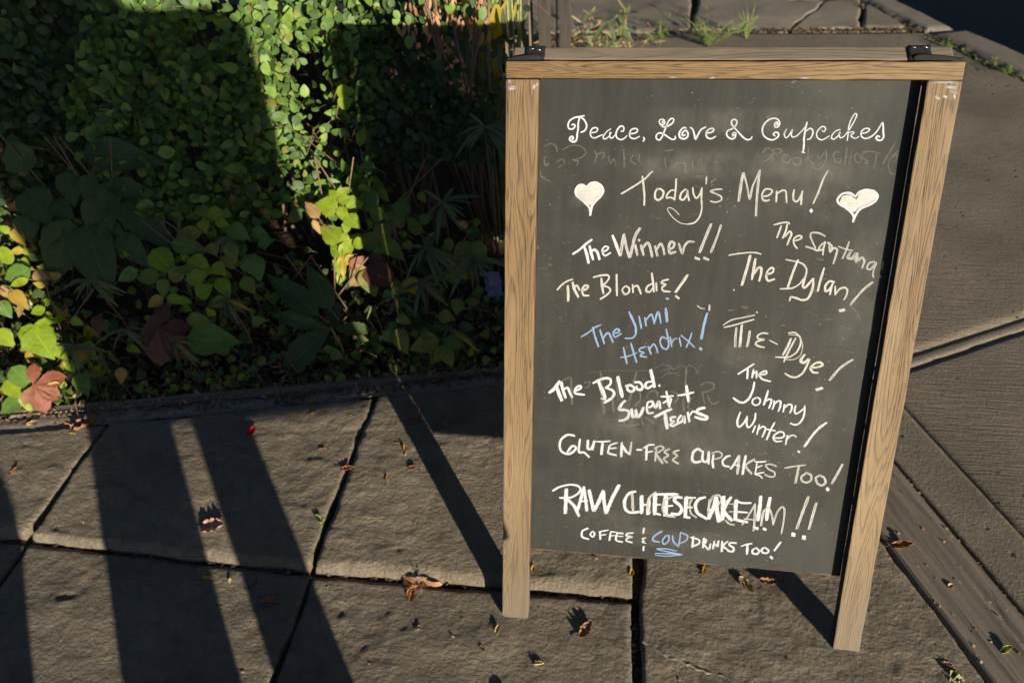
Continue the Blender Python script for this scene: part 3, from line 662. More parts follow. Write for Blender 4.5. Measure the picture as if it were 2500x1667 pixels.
'tiedye': '''c 23 3876,4340 3931,4289 4029,4229 4217,4180 4389,4132
c 29 3894,4379 4054,4331 4226,4267 4382,4211
m 45 4103,4376 4103,4536 4114,4722
c 51 4190,4324 4191,4516 4196,4717
m 51 4334,4428 4331,4573 4318,4710
c 35 4644,4452 4555,4449 4479,4501 4492,4556 4597,4566 4483,4605 4459,4662 4537,4698 4613,4710
c 21 4684,4573 4830,4642
c 44 5042,4527 5007,4665 4944,4829
c 35 5121,4515 5054,4694 5000,4859 4974,4957
c 32 4993,4426 5094,4413 5192,4495 5214,4621 5166,4768 5045,4864 4824,4877
m 18 4996,4450 5175,4480 5254,4651 5232,4829 5124,4908 4990,4908
c 53 5303,4809 5251,4925 5321,4953 5378,4885
c 39 5401,4892 5360,5032 5315,5149 5221,5229 5117,5227 5021,5175
c 44 5435,5044 5564,5020 5632,4976 5582,4930 5498,4959 5435,5044 5489,5122 5570,5126
m 47 6116,4851 6019,4929 5917,5032 5845,5150 5785,5252
c 70 5589,5445 5673,5407
m 39 3605,3988 3611,4082
m 21 3398,4005 3461,4050 3529,4055
f 21 3925,4068 4027,4050
f 21 4147,3994 4258,4005
f 35 4413,4084 4427,4075
c 35 3993,3697 3996,3702
f 44 4573,4139 4582,4154
f 38 4861,4290 4912,4288
f 11 5917,3881 6079,4027 6160,4194''',
'johnny': '''w 39 4216,5232 4328,5143 4412,5072 4467,5028
w 48 4373,5140 4383,5305
w 42 4471,5134 4464,5284
w 39 4466,5234 4526,5164 4539,5287
w 36 4563,5228 4696,5203 4690,5146 4632,5166 4578,5227 4647,5306 4786,5338
w 46 4510,5372 4503,5515 4458,5669 4376,5767 4284,5765 4178,5696
w 36 4597,5656 4528,5696 4517,5768 4576,5810 4637,5780 4651,5698 4597,5656
w 45 4764,5520 4743,5662 4720,5790
w 40 4740,5723 4799,5678 4841,5686 4839,5757 4818,5850
w 38 4893,5703 4894,5794 4879,5866
w 38 4892,5784 4948,5709 5002,5705 5007,5796 4987,5899
w 40 5076,5766 5075,5832 5069,5904
w 38 5079,5832 5143,5757 5198,5763 5211,5833 5189,5916
w 39 5271,5773 5264,5860 5290,5929 5357,5884 5420,5809
w 40 5424,5768 5437,5878 5425,6001 5382,6096 5315,6142 5222,6118
w 40 4325,5965 4293,6102 4298,6205 4335,6254 4410,6166 4453,6039
w 40 4453,6039 4457,6173 4493,6253 4552,6197 4595,6080 4593,5967
w 41 4614,6213 4585,6340
w 41 4685,6187 4672,6282 4663,6376
w 37 4681,6281 4747,6214 4796,6241 4787,6325 4760,6421
w 42 4944,6127 4892,6276 4844,6467
w 37 4808,6261 4891,6271 4975,6282
w 37 4964,6426 5073,6418 5138,6382 5125,6311 5059,6295 4983,6352 4955,6427 5008,6491 5108,6478
w 37 5199,6357 5189,6462 5188,6540
w 31 5200,6440 5250,6363 5313,6348 5353,6382
w 51 5834,6064 5727,6174 5628,6325 5520,6551
w 55 5423,6658 5443,6672''',
'gluten': '''w 52 1331,6652 1202,6643 1086,6746 1058,6890 1105,7006 1236,7043 1342,6963 1372,6890 1296,6872 1213,6997
w 52 1441,6719 1429,6980 1527,6985 1627,7072
w 56 1592,6731 1598,6896 1663,6891 1710,6746
w 56 1710,6734 1685,6913
w 38 1742,6744 1870,6734 2007,6712
w 64 1871,6757 1860,6994
w 38 2146,6736 2022,6793 1993,6865 2130,6843
w 47 2003,6841 1987,6960 2138,6996
w 55 2231,6730 2235,7012
w 59 2233,6777 2325,6910 2391,6952
m 47 2409,6705 2392,6964
w 50 2523,6853 2607,6846
w 55 2696,6764 2704,7045
w 42 2646,6803 2737,6738 2830,6726
w 42 2694,6893 2808,6861
m 46 2875,6774 2873,7056
m 38 2845,6800 2946,6741 3012,6787 2874,6914
m 50 2896,6936 3012,7092
m 42 3116,6790 3027,6855 3105,6920 3026,6996 3095,7073
m 42 3294,6800 3194,6854 3272,6918 3195,7006 3305,7080
w 57 3700,6786 3633,6747 3560,6824 3548,6969 3609,7027 3702,7001
w 54 3732,6793 3740,6971 3814,7001 3844,6891
w 54 3835,6794 3856,7034
w 51 3927,6849 3924,6992 3950,7107
m 32 3893,6816 3999,6772 4082,6819 4058,6892 3951,6937
w 47 4226,6843 4166,6866 4103,6960 4135,7047 4232,7066
w 50 4382,6831 4320,6996 4267,7108
m 57 4390,6830 4394,7026 4394,7197
w 34 4306,7015 4418,7033
w 53 4506,6821 4495,7018 4489,7198
m 47 4669,6879 4526,7016 4652,7176
w 34 4681,6923 4767,6925 4874,6907
w 31 4720,6920 4720,7071 4715,7179 4796,7200 4848,7249
w 31 4710,7054 4821,6992
w 31 4715,7171 4867,7131
m 34 5077,6988 4972,6953 4882,6978 4937,7054 5052,7115 5061,7195 4985,7211 4887,7174
m 34 5227,7012 5391,6963 5578,6921
m 49 5466,6948 5458,7135 5447,7298
m 43 5621,7077 5539,7164 5565,7252 5645,7272 5715,7221 5702,7115 5604,7070
m 46 5869,7101 5793,7161 5829,7265 5912,7312 5973,7253 5937,7149 5839,7104
m 52 6218,6860 6154,7059 6088,7252
w 85 6019,7365 6037,7391''',
'cheesecake': '''w 40 953,7857 1083,7759 1280,7693 1434,7704 1491,7773 1440,7876 1289,7976 1090,7994
w 72 1217,7797 1213,8045 1211,8321
w 62 1246,8017 1383,8154 1480,8359
w 58 1555,7719 1509,7969 1452,8223
w 58 1556,7743 1598,7986 1630,8232
w 40 1490,8045 1632,8008
w 66 1656,7783 1709,8001 1762,8220
w 65 1773,8219 1862,7987 1928,7772
w 66 1929,7784 1962,8027 2005,8247
w 65 2005,8247 2100,7941 2224,7624
w 56 2543,7730 2417,7790 2350,7943 2370,8114 2461,8192 2633,8164
w 74 2666,7817 2689,8184
w 73 2810,7877 2808,8197
w 39 2699,8010 2817,7987
w 77 2919,7746 2937,8185
w 47 2920,7770 3057,7734
w 43 2924,7990 3030,7968
w 47 2935,8161 3045,8188
w 86 3123,7776 3142,8191
w 55 3015,7750 3163,7736 3332,7722
w 43 3139,7995 3265,7971
w 47 3153,8190 3280,8178
w 60 3421,7786 3315,7784 3289,7859 3391,7947 3441,8040 3385,8144 3256,8143
w 72 3505,7767 3517,8193
w 42 3505,7779 3673,7764
w 42 3522,7984 3627,7974
w 51 3517,8193 3602,8197
w 59 3849,7736 3739,7794 3686,7920 3742,8086 3920,8192
m 48 2481,7772 2525,8174
m 39 2927,7709 2808,7853 2799,8050 2850,8169
m 38 3353,7720 3109,7875 3078,8049 3153,8190 3326,8211
m 30 3630,7756 3579,7906 3615,8098 3729,8185
w 71 4053,7720 4024,7937 3956,8188
w 81 4063,7747 4093,7987 4155,8226
w 45 3924,8002 4108,7976
w 81 4187,7699 4216,8182
w 64 4323,7696 4221,7975 4386,8185
w 74 4425,7752 4448,8160
w 41 4426,7761 4541,7797 4699,7783
w 38 4448,7992 4656,7991
w 54 4448,8160 4547,8179 4677,8195
w 64 4861,7630 4868,7878 4864,8140
w 63 5032,7642 5019,7883 5021,8116
w 54 4816,8295 4882,8317
w 57 4985,8307 5027,8322
m 32 3953,7869 3988,7717 4097,7670 4153,7758 4115,7873
m 39 3937,7777 3942,8114
m 32 4274,8196 4345,8264 4443,8274
m 32 4780,7794 4692,8025 4587,8260
m 38 4773,7804 4800,8071 4808,8371
m 29 4606,8127 4815,8135
m 45 4951,7908 4937,8077 4931,8246
m 35 4954,7945 5023,7846 5104,8005 5150,8206
m 32 5150,8206 5192,7941 5264,7815 5319,7874 5330,8114 5321,8378
m 50 5712,7564 5664,7806 5584,8249
m 47 5866,7677 5836,7937 5803,8237
w 104 5527,8376 5552,8382
w 104 5726,8423 5747,8426
m 25 4305,7837 4449,7833
m 26 4320,8003 4464,7990''',
'coffee': '''w 49 1667,8619 1559,8693 1564,8821 1688,8860
w 40 1759,8674 1718,8755 1775,8800 1805,8720 1759,8674
w 49 1904,8685 1922,8837
w 35 1892,8674 2067,8619
w 31 1918,8748 2028,8724
w 49 2114,8678 2100,8845
w 35 2113,8652 2245,8652
w 31 2117,8741 2205,8727
w 44 2356,8667 2246,8677 2232,8831 2355,8857
w 31 2250,8740 2359,8730
w 44 2552,8635 2444,8658 2424,8711 2535,8725 2449,8759 2431,8824 2542,8851
w 48 2752,8515 2748,8623
w 35 2798,8724 2734,8743 2769,8791 2734,8820 2805,8838
w 44 2771,8918 2772,9007
b 43 3102,8543 2968,8657 2942,8761 3064,8787
b 39 3184,8636 3126,8742 3154,8828 3236,8757 3238,8631 3173,8637
b 39 3313,8623 3333,8747 3438,8850
b 35 3457,8534 3449,8710 3437,8838
b 35 3457,8534 3591,8596 3577,8698 3455,8785
b 30 3031,8942 3204,8925 3413,8954
b 30 3032,8955 3230,8986 3516,9020
b 30 3005,9047 3234,9032 3516,9020
b 26 3008,9086 3238,9087 3516,9028
w 56 3699,8610 3707,8836
w 43 3658,8627 3811,8662 3818,8749 3695,8824
w 56 3904,8622 3904,8825
w 43 3890,8652 3947,8647 3937,8725 3906,8747 4007,8863
w 49 4037,8734 4030,8842
w 46 4105,8670 4095,8835
w 46 4110,8727 4162,8760 4178,8662
w 46 4185,8652 4180,8778
w 52 4251,8655 4263,8876
w 42 4356,8645 4276,8749 4383,8835
w 46 4514,8667 4416,8667 4388,8718 4475,8777 4474,8854 4376,8855
w 42 4617,8724 4710,8676 4804,8648
w 52 4727,8684 4739,8885
w 42 4894,8735 4834,8779 4842,8855 4924,8866 4957,8795 4894,8735
w 45 5053,8709 5001,8752 5016,8818 5098,8829 5132,8768 5053,8709
w 51 5326,8567 5235,8757
w 55 5178,8898 5215,8933
f 32 5720,8660 5722,8662''',
}

# leaves: kind, position, direction, length, width
LEAVES = {
'lit_vine': '''lime -0.583 0.897 0.406 -0.97 0.04 0.23 0.059 0.8
lime -0.567 0.919 0.43 -0.71 0.4 0.58 0.029 0.8
lime -0.539 0.926 0.433 0.75 0.52 0.42 0.039 0.6
lime -0.534 0.916 0.417 0.91 0.35 0.2 0.038 0.6
lime -0.514 0.913 0.408 0.9 -0.19 -0.39 0.035 0.9
lime -0.537 0.889 0.383 0.46 -0.55 -0.69 0.047 0.55
lime -0.511 0.881 0.368 0.8 -0.32 -0.51 0.046 0.8
lime -0.528 0.868 0.357 -0.05 -0.68 -0.73 0.031 0.7
lime -0.573 0.853 0.349 -0.82 0.3 0.49 0.07 0.65
lime -0.529 0.849 0.335 0.78 -0.34 -0.53 0.035 0.6
lime -0.554 0.825 0.314 -0.7 0.41 0.59 0.044 0.65
lime -0.522 0.835 0.319 0.59 0.6 0.54 0.057 0.55
lime -0.489 0.846 0.324 0.98 0.19 0.02 0.036 0.8
yellow -0.534 0.797 0.279 0.16 -0.65 -0.74 0.059 0.35
yellow -0.519 0.811 0.291 -0.56 -0.61 -0.56 0.035 0.6
lime -0.547 0.795 0.28 0.27 -0.62 -0.73 0.044 0.5
red -0.493 0.812 0.287 0.8 0.48 0.37 0.047 0.6
tan -0.492 0.785 0.256 -0.71 -0.54 -0.45 0.065 0.8
darkred -0.428 0.794 0.253 0.91 -0.18 -0.38 0.095 0.6
olive -0.457 0.78 0.243 0.38 -0.59 -0.72 0.073 0.7
darkred -0.438 0.82 0.283 0.9 -0.2 -0.39 0.056 0.5
tan -0.622 0.886 0.402 -0.65 0.44 0.61 0.058 0.5
tan -0.607 0.858 0.363 0.54 -0.52 -0.67 0.039 0.4
lime -0.537 1.086 0.641 0.98 0.2 0.02 0.048 0.6
lime -0.537 1.07 0.619 0.87 0.41 0.27 0.041 0.75
lime -0.493 1.024 0.548 0.13 0.68 0.72 0.054 0.4
green -0.481 0.975 0.481 -0.99 -0.13 0.05 0.039 0.7''',
'left_vine': '''lime -1.428 0.686 0.353 -0.85 -0.43 -0.31 0.048 0.9
yellow -1.396 0.701 0.362 -0.94 -0.31 -0.15 0.035 0.5
green -1.397 0.658 0.315 -0.9 -0.37 -0.22 0.08 0.55
lime -1.387 0.645 0.299 -0.92 -0.34 -0.19 0.051 0.4
yellow -1.382 0.615 0.264 0.71 -0.4 -0.58 0.062 0.5
green -1.42 0.593 0.248 0.61 -0.47 -0.63 0.048 0.7
lime -1.317 0.583 0.215 -0.93 -0.33 -0.17 0.065 0.3
lime -1.333 0.553 0.185 0.84 -0.27 -0.47 0.091 0.5
lime -1.417 0.543 0.192 0.8 -0.31 -0.5 0.052 0.7
lime -1.301 0.599 0.229 0.74 -0.38 -0.56 0.023 0.5
tan -1.408 0.622 0.278 0.91 -0.18 -0.38 0.065 0.35
yellow -1.39 0.725 0.391 0.59 -0.48 -0.65 0.047 0.6
lime -1.318 0.547 0.173 0.57 -0.5 -0.66 0.092 0.8
lime -1.416 0.541 0.189 0.74 -0.38 -0.56 0.051 0.8
green -1.376 0.488 0.093 0.77 -0.35 -0.53 0.084 0.55
lime -1.399 0.468 0.066 0.81 -0.31 -0.5 0.075 0.55
green -1.421 0.442 0.031 -0.8 -0.48 -0.36 0.079 0.5
lime -1.371 0.454 0.036 0.24 -0.63 -0.74 0.051 0.7
lime -1.271 0.54 0.146 0.7 -0.41 -0.59 0.044 0.6
lime -1.249 0.523 0.111 0.62 -0.47 -0.63 0.028 0.7
green -1.223 0.503 0.068 0.42 -0.57 -0.7 0.061 0.6
yellow -1.355 0.525 0.149 0.96 -0.09 -0.28 0.021 0.7''',
'shade_vine': '''olive -0.905 0.841 0.416 -0.14 0.65 0.74 0.036 0.8
lime -0.869 0.841 0.406 0.98 0.01 -0.19 0.053 0.6
lime -0.905 0.815 0.383 0.36 -0.59 -0.72 0.031 0.9
lime -0.855 0.827 0.386 0.95 -0.1 -0.3 0.038 0.6
olive -0.949 0.796 0.371 -0.98 -0.2 -0.02 0.069 0.5
green -0.943 0.775 0.345 0.98 -0.02 -0.22 0.087 0.5
green -0.812 0.818 0.363 0.89 -0.21 -0.41 0.06 0.7
olive -0.877 0.778 0.335 0.42 -0.57 -0.71 0.035 0.9
olive -0.828 0.779 0.325 0.34 -0.6 -0.72 0.055 0.6
lime -1.008 0.738 0.319 0.74 -0.38 -0.56 0.078 0.7
olive -0.965 0.724 0.294 0.82 0.46 0.34 0.057 0.6
lime -0.913 0.743 0.303 0.88 -0.23 -0.42 0.064 0.8
lime -0.916 0.724 0.283 0.91 0.36 0.21 0.056 0.7
lime -0.86 0.746 0.294 0.84 -0.28 -0.47 0.04 0.8
olive -1.005 0.69 0.265 -0.01 -0.68 -0.74 0.049 0.6
yellow -1.025 0.663 0.239 -0.83 -0.45 -0.33 0.045 0.6
lime -0.969 0.675 0.24 0.95 -0.1 -0.3 0.048 0.5
lime -0.896 0.702 0.255 0.8 0.48 0.37 0.047 0.8
lime -0.845 0.714 0.255 0.55 -0.51 -0.66 0.057 0.6
olive -0.858 0.686 0.228 -0.84 -0.44 -0.31 0.041 0.7
olive -1.051 0.704 0.29 -0.97 -0.24 -0.06 0.063 0.6
green -1.101 0.7 0.296 -0.85 -0.43 -0.3 0.055 0.6
olive -0.909 0.648 0.196 0.99 0.09 -0.09 0.056 0.6
green -0.762 0.761 0.291 0.35 -0.6 -0.72 0.065 0.7
olive -0.78 0.728 0.257 0.63 -0.46 -0.62 0.049 0.7
green -0.873 0.622 0.15 0.99 0.1 -0.09 0.125 0.6
darkred -1.028 0.619 0.191 -0.61 -0.59 -0.52 0.069 0.5
darkred -1.018 0.604 0.169 0.78 0.49 0.39 0.068 0.8
darkred -1.172 0.599 0.201 0.12 -0.66 -0.74 0.049 0.6''',
'right_vine': '''olive -0.453 0.906 0.382 -0.9 0.2 0.4 0.048 0.7
green -0.382 0.927 0.391 0.25 0.68 0.69 0.055 0.7
olive -0.413 0.908 0.374 0.55 0.62 0.56 0.033 0.8
olive -0.385 0.902 0.362 0.62 0.59 0.52 0.039 0.7
olive -0.358 0.906 0.359 -0.63 0.46 0.62 0.033 0.7
olive -0.347 0.894 0.344 -0.97 0.05 0.24 0.037 0.8
olive -0.317 0.916 0.363 0.86 0.42 0.29 0.037 0.7
olive -0.427 0.878 0.345 0.66 0.57 0.49 0.06 0.7
olive -0.38 0.88 0.336 -0.97 0.03 0.23 0.027 0.5
olive -0.458 0.857 0.329 0.9 -0.2 -0.4 0.048 0.6
olive -0.4 0.847 0.305 0.78 -0.34 -0.53 0.074 0.5
olive -0.365 0.861 0.313 -0.99 -0.13 0.05 0.029 0.7
olive -0.439 0.836 0.302 0.15 -0.65 -0.74 0.033 0.7
green -0.46 0.844 0.315 0.89 -0.21 -0.4 0.034 0.6
olive -0.253 0.877 0.305 0.23 -0.63 -0.74 0.037 0.6
olive -0.218 0.867 0.284 -0.45 -0.65 -0.62 0.072 0.6
olive -0.173 0.875 0.284 0.69 -0.42 -0.59 0.065 0.7
olive -0.243 0.822 0.241 0.52 -0.52 -0.68 0.041 0.7
yellow -0.215 0.832 0.246 0.65 -0.45 -0.62 0.037 0.6
green -0.461 0.925 0.409 0.3 -0.61 -0.73 0.051 0.6
yellow -0.349 0.789 0.229 0.49 -0.54 -0.69 0.044 0.9
olive -0.387 0.78 0.226 0.29 -0.62 -0.73 0.041 0.6
green -0.404 0.768 0.218 0.88 0.39 0.25 0.032 0.7
olive -0.223 0.772 0.179 -0.19 -0.68 -0.71 0.041 0.8
green -0.774 0.765 0.297 0.65 -0.44 -0.61 0.058 0.8
green -0.755 0.825 0.36 0.93 -0.13 -0.33 0.042 0.7
green -0.739 0.812 0.342 0.92 0.34 0.19 0.041 0.7
olive -0.371 0.698 0.108 0.43 -0.57 -0.7 0.068 0.6
olive -0.311 0.704 0.097 -0.91 -0.35 -0.2 0.077 0.6
green -0.301 0.718 0.118 0.98 -0 -0.2 0.034 0.7
green -0.3 0.701 0.088 0.98 0.01 -0.18 0.037 0.7
olive -0.271 0.695 0.068 -0.48 -0.64 -0.6 0.051 0.6
olive -0.247 0.696 0.062 0.4 -0.58 -0.71 0.057 0.6
green -0.235 0.717 0.092 0.88 -0.22 -0.42 0.046 0.8
green -0.405 0.699 0.121 0.74 -0.38 -0.56 0.042 0.6
green -0.566 0.657 0.105 0.99 0.13 -0.05 0.026 0.7
green -0.545 0.651 0.089 0.96 -0.07 -0.26 0.035 0.8''',
'broad_plant': '''dark -1.254 0.823 0.484 0.24 -0.63 -0.74 0.086 0.6
dark -1.204 0.827 0.477 0.09 -0.66 -0.74 0.081 0.55
dark -1.151 0.812 0.443 0.04 -0.67 -0.74 0.12 0.42
dark -1.093 0.845 0.471 0.98 -0 -0.2 0.129 0.35
dark -1.062 0.802 0.406 0.71 -0.4 -0.58 0.186 0.45
dark -1.195 0.789 0.425 -0.23 -0.68 -0.7 0.091 0.6
dark -1.282 0.715 0.353 -0.2 -0.68 -0.7 0.165 0.5
dark -1.184 0.714 0.33 0.33 -0.6 -0.73 0.183 0.55
dark -1.143 0.761 0.374 0.37 -0.59 -0.72 0.1 0.5
dark -1.09 0.747 0.346 0.68 -0.43 -0.6 0.106 0.5
dark -1.338 0.782 0.451 0.56 -0.5 -0.66 0.099 0.8
dark -1.274 0.786 0.44 0.82 -0.3 -0.49 0.065 0.7
dark -1.369 0.743 0.408 0.15 -0.65 -0.74 0.065 0.8
dark -1.295 0.752 0.401 0.49 0.64 0.6 0.085 0.5
dark -1.119 0.894 0.543 0.99 0.05 -0.14 0.185 0.4
dark -1.389 0.85 0.554 -0.72 -0.53 -0.44 0.084 0.8
dark -1.397 0.875 0.59 0.99 0.08 -0.11 0.042 0.7''',
'blade': '''dark -0.594 0.752 0.244 -0.51 0.53 0.68 0.126 0.4
dark -0.664 0.729 0.233 -0.81 0.31 0.49 0.165 0.35
dark -0.63 0.685 0.174 0.96 -0.06 -0.26 0.126 0.3''',
}

# ------------------------------------------------------------------ the chalkboard sign
TH = math.radians(25); P0 = Vector((0, .4533, .972)); PD = Vector((0, -math.sin(TH), -math.cos(TH))); PNV = Vector((0, math.cos(TH), -math.sin(TH)))
def frame_M(o, ex, ey):           # matrix with local X along ex, local Y along ey, local Z = cross
    ez = ex.cross(ey); M = Matrix((ex, ey, ez)).transposed().to_4x4(); M.translation = o; return M
sign = empty('chalkboard_sign', (0, 0, 0)); tag(sign, 'wooden A-frame chalkboard sign with handwritten cupcake menu standing on the pavement', 'sandwich board')
X = Vector((1, 0, 0))
def panel_pt(u, v, dep=0): return P0 + X * u + PD * v + PNV * dep
def bar(name, mat, org, along, across, L, W, T, bev=.0016, round_end=0, parent=sign, u0=0, jit=.0004):
    """bar with local X along its length, Y across its face, Z = depth direction (behind the face)"""
    bm = bmesh.new(); n = 26
    pr = []
    for i in range(n + 1):
        x = L * i / n
        row_ = []
        for (y, z) in ((0, 0), (W, 0), (W, T), (0, T)):
            row_.append(bm.verts.new((x + 0, y + random.gauss(0, jit) * (i % 2), z + random.gauss(0, jit * .5) * (i % 2))))
        pr.append(row_)
    for i in range(n):
        for k in range(4): bm.faces.new((pr[i][k], pr[i + 1][k], pr[i + 1][(k + 1) % 4], pr[i][(k + 1) % 4]))
    bm.faces.new(pr[0]); bm.faces.new(list(reversed(pr[-1])))
    bmesh.ops.recalc_face_normals(bm, faces=bm.faces[:])
    if round_end:
        eds = [e for e in bm.edges if abs(e.verts[0].co.x - L) < 1e-6 and abs(e.verts[1].co.x - L) < 1e-6 and abs(e.verts[0].co.z - e.verts[1].co.z) > T * .5]
        bmesh.ops.bevel(bm, geom=eds, offset=round_end, segments=4, affect='EDGES', profile=.5)
    long_ = [e for e in bm.edges if e.is_manifold and e.calc_face_angle(0) > .8 and e.calc_length() > 0.0]
    bmesh.ops.bevel(bm, geom=long_, offset=bev, segments=2, affect='EDGES', profile=.5)
    ez = along.cross(across)
    M = Matrix((along, across, ez)).transposed().to_4x4(); M.translation = org
    o = bm_obj(name, bm, mat, parent, False, M); return o
FT = .0222
# front panel: local Z of each bar points behind the face (PNV); X x PD = ?
flip = X.cross(PD).dot(PNV) > 0
rail = bar('top_rail', M_OAKR, panel_pt(0, 0), X, PD, .70, .0262, FT) if flip else bar('top_rail', M_OAKR, panel_pt(0, 0, FT), X, PD, .70, .0262, FT)
def leg(u0, w): # runs down the panel; across = -X so that the cross product points behind
    a = PD; b = X
    if a.cross(b).dot(PNV) > 0: return bar('leg', M_OAK, panel_pt(u0, .0278), a, b, 1.0722 - .0278, w, FT, round_end=.007)
    return bar('leg', M_OAK, panel_pt(u0, .0278, FT), a, b, 1.0722 - .0278, w, FT, round_end=.007)
leg(0.0, .0537); rl = leg(.6502, .0498)
rl.data.materials.append(M_BOARD)                         # shade on this leg's inner face, put in as the board's black
inner = min((rl.matrix_basis.to_3x3() @ p.normal).x for p in rl.data.polygons)
for p in rl.data.polygons:
    if (rl.matrix_basis.to_3x3() @ p.normal).x < -.95 and p.area > 1e-5: p.material_index = 1
def slab_panel(name, mat, org, ex, ey, W, H, T, parent=sign):
    bm = box_bm(0, W, 0, H, 0, T); ez = ex.cross(ey); M = Matrix((ex, ey, ez)).transposed().to_4x4(); M.translation = org
    return bm_obj(name, bm, mat, parent, False, M, bevel=.0006)
board = slab_panel('chalkboard', M_BOARD, panel_pt(.0539, .0264, .0224), X, PD, .5960, .8925, .0036) if flip else slab_panel('chalkboard', M_BOARD, panel_pt(.0539, .0264, .0260), X, PD, .5960, .8925, .0036)
lip = bar('board_edge', M_OAKR, panel_pt(.0539, .9191, .0226), X, PD, .5960, .0009, .0034, bev=.0002) if flip else bar('board_edge', M_OAKR, panel_pt(.0539, .9191, .0260), X, PD, .5960, .0009, .0034, bev=.0002)
# rear panel
PD2 = Vector((0, math.sin(TH), -math.cos(TH))); PN2 = Vector((0, math.cos(TH), math.sin(TH))); Q0 = Vector((0.0085, .4745, .9668))
def qpt(u, v, dep=0): return Q0 + X * u + PD2 * v + PN2 * dep
def qbar(name, mat, u0, v0, a, b, L, W, **k):
    if a.cross(b).dot(PN2) > 0: return bar(name, mat, qpt(u0, v0), a, b, L, W, .0262, **k)
    return bar(name, mat, qpt(u0, v0, .0262), a, b, L, W, .0262, **k)
qbar('top_rail', M_OAKW, 0, 0, X, PD2, .683, .0262, bev=.0024)
qbar('leg', M_OAKW, 0, .0278, PD2, X, 1.0640 - .0278, .0537, round_end=.007); qbar('leg', M_OAKW, .633, .0278, PD2, X, 1.0640 - .0278, .0498, round_end=.007)
if X.cross(PD2).dot(PN2) > 0: slab_panel('chalkboard', M_BOARD, qpt(.0539, .0264, .001), X, PD2, .579, .8925, .0036)
else: slab_panel('chalkboard', M_BOARD, qpt(.0539, .0264, .0046), X, PD2, .579, .8925, .0036)
# webbing hinges: one end folded over the rear rail and stapled, the other running out through the gap
def hinge(u_tab, w_tab, u_end, sgn):
    bm = bmesh.new(); rows = []; n = 8
    prof = []                                             # over the top face of the rear rail
    for i in range(n + 1):
        f = i / n; dep = -.0010 + f * .0275; up = .0016 + .0012 * math.sin(f * 3.1) + .0006 * math.sin(f * 9)
        prof.append(Q0 + PN2 * dep - PD2 * up)
    prof.append(Q0 + PN2 * .0282 + PD2 * .010)
    prof.insert(0, Q0 + PN2 * -.0014 + PD2 * .006)
    for p in prof: rows.append([bm.verts.new(p + X * (u_tab - Q0.x + w_tab * k / 6 + .0004 * math.sin(k * 2.1 + p.z * 900))) for k in range(7)])
    for a, b in zip(rows, rows[1:]):
        for k in range(6): bm.faces.new((a[k], a[k + 1], b[k + 1], b[k]))
    bmesh.ops.recalc_face_normals(bm, faces=bm.faces[:])
    bmesh.ops.solidify(bm, geom=bm.faces[:], thickness=.0014)
    # strip lying in the gap, standing up a little
    a0 = u_tab + (.006 if sgn > 0 else w_tab - .006); L = u_end - a0; m = 14; top = []; 
    base = Vector((0, .4738, .9655))
    for i in range(m + 1):
        f = i / m; hgt = .0055 + .0022 * math.sin(f * 4.2 + .6) + (.0010 if 0 < f < .8 else 0)
        p = base + X * (a0 + L * f) + Vector((0, .0004 * math.sin(f * 11), 0))
        top.append([bm.verts.new(p + Vector((0, dy, dz))) for dy, dz in ((-.0012, -.010), (-.0014, hgt), (.0016, hgt + .0006), (.0016, -.004))])
    for a, b in zip(top, top[1:]):
        for k in range(4): bm.faces.new((a[k], b[k], b[(k + 1) % 4], a[(k + 1) % 4]))
    bm.faces.new(top[0]); bm.faces.new(list(reversed(top[-1])))
    o = bm_obj('webbing_hinge', bm, M_WEB, sign, True)
    return o
def staple(parent, u, dep, skew):
    p = Q0 + PN2 * dep - PD2 * .0046 + X * (u - Q0.x)
    v, f = tubes([([p - X * .0030 - PN2 * skew + PD2 * .0016, p - X * .0030 - PN2 * skew - PD2 * .0003, p + X * .0032 + PN2 * skew, p + X * .0032 + PN2 * skew + PD2 * .0016], .00055)], 6); mesh_obj('staple', v, f, M_METAL, parent, smooth=True)
h1 = hinge(.0290, .0320, -.002, -1); staple(h1, .0385, .0175, .0004); staple(h1, .0500, .0150, -.0003)
h2 = hinge(.6255, .0330, .7040, 1); staple(h2, .6330, .0195, 0.0); staple(h2, .6495, .0200, -.0012)

# ------------------------------------------------------------------ handwriting on the board
def catmull(pts, step=.0018):
    if len(pts) < 3:
        a, b = pts[0], pts[-1]; L = math.dist(a, b); n = max(1, int(L / step)); return [(a[0] + (b[0] - a[0]) * i / n, a[1] + (b[1] - a[1]) * i / n) for i in range(n + 1)]
    out = []; P = [pts[0]] + list(pts) + [pts[-1]]
    for i in range(1, len(P) - 2):
        p0, p1, p2, p3 = P[i - 1], P[i], P[i + 1], P[i + 2]; n = max(2, int(math.dist(p1, p2) / step))
        for k in range(n):
            t = k / n; r = []
            for c in (0, 1):
                m1 = (p2[c] - p0[c]) * .42; m2 = (p3[c] - p1[c]) * .42; t2 = t * t; t3 = t2 * t
                r.append((2 * t3 - 3 * t2 + 1) * p1[c] + (t3 - 2 * t2 + t) * m1 + (-2 * t3 + 3 * t2) * p2[c] + (t3 - t2) * m2)
            out.append(tuple(r))
    out.append(pts[-1]); return out
_layer = [0]; BOLD = [1.0]
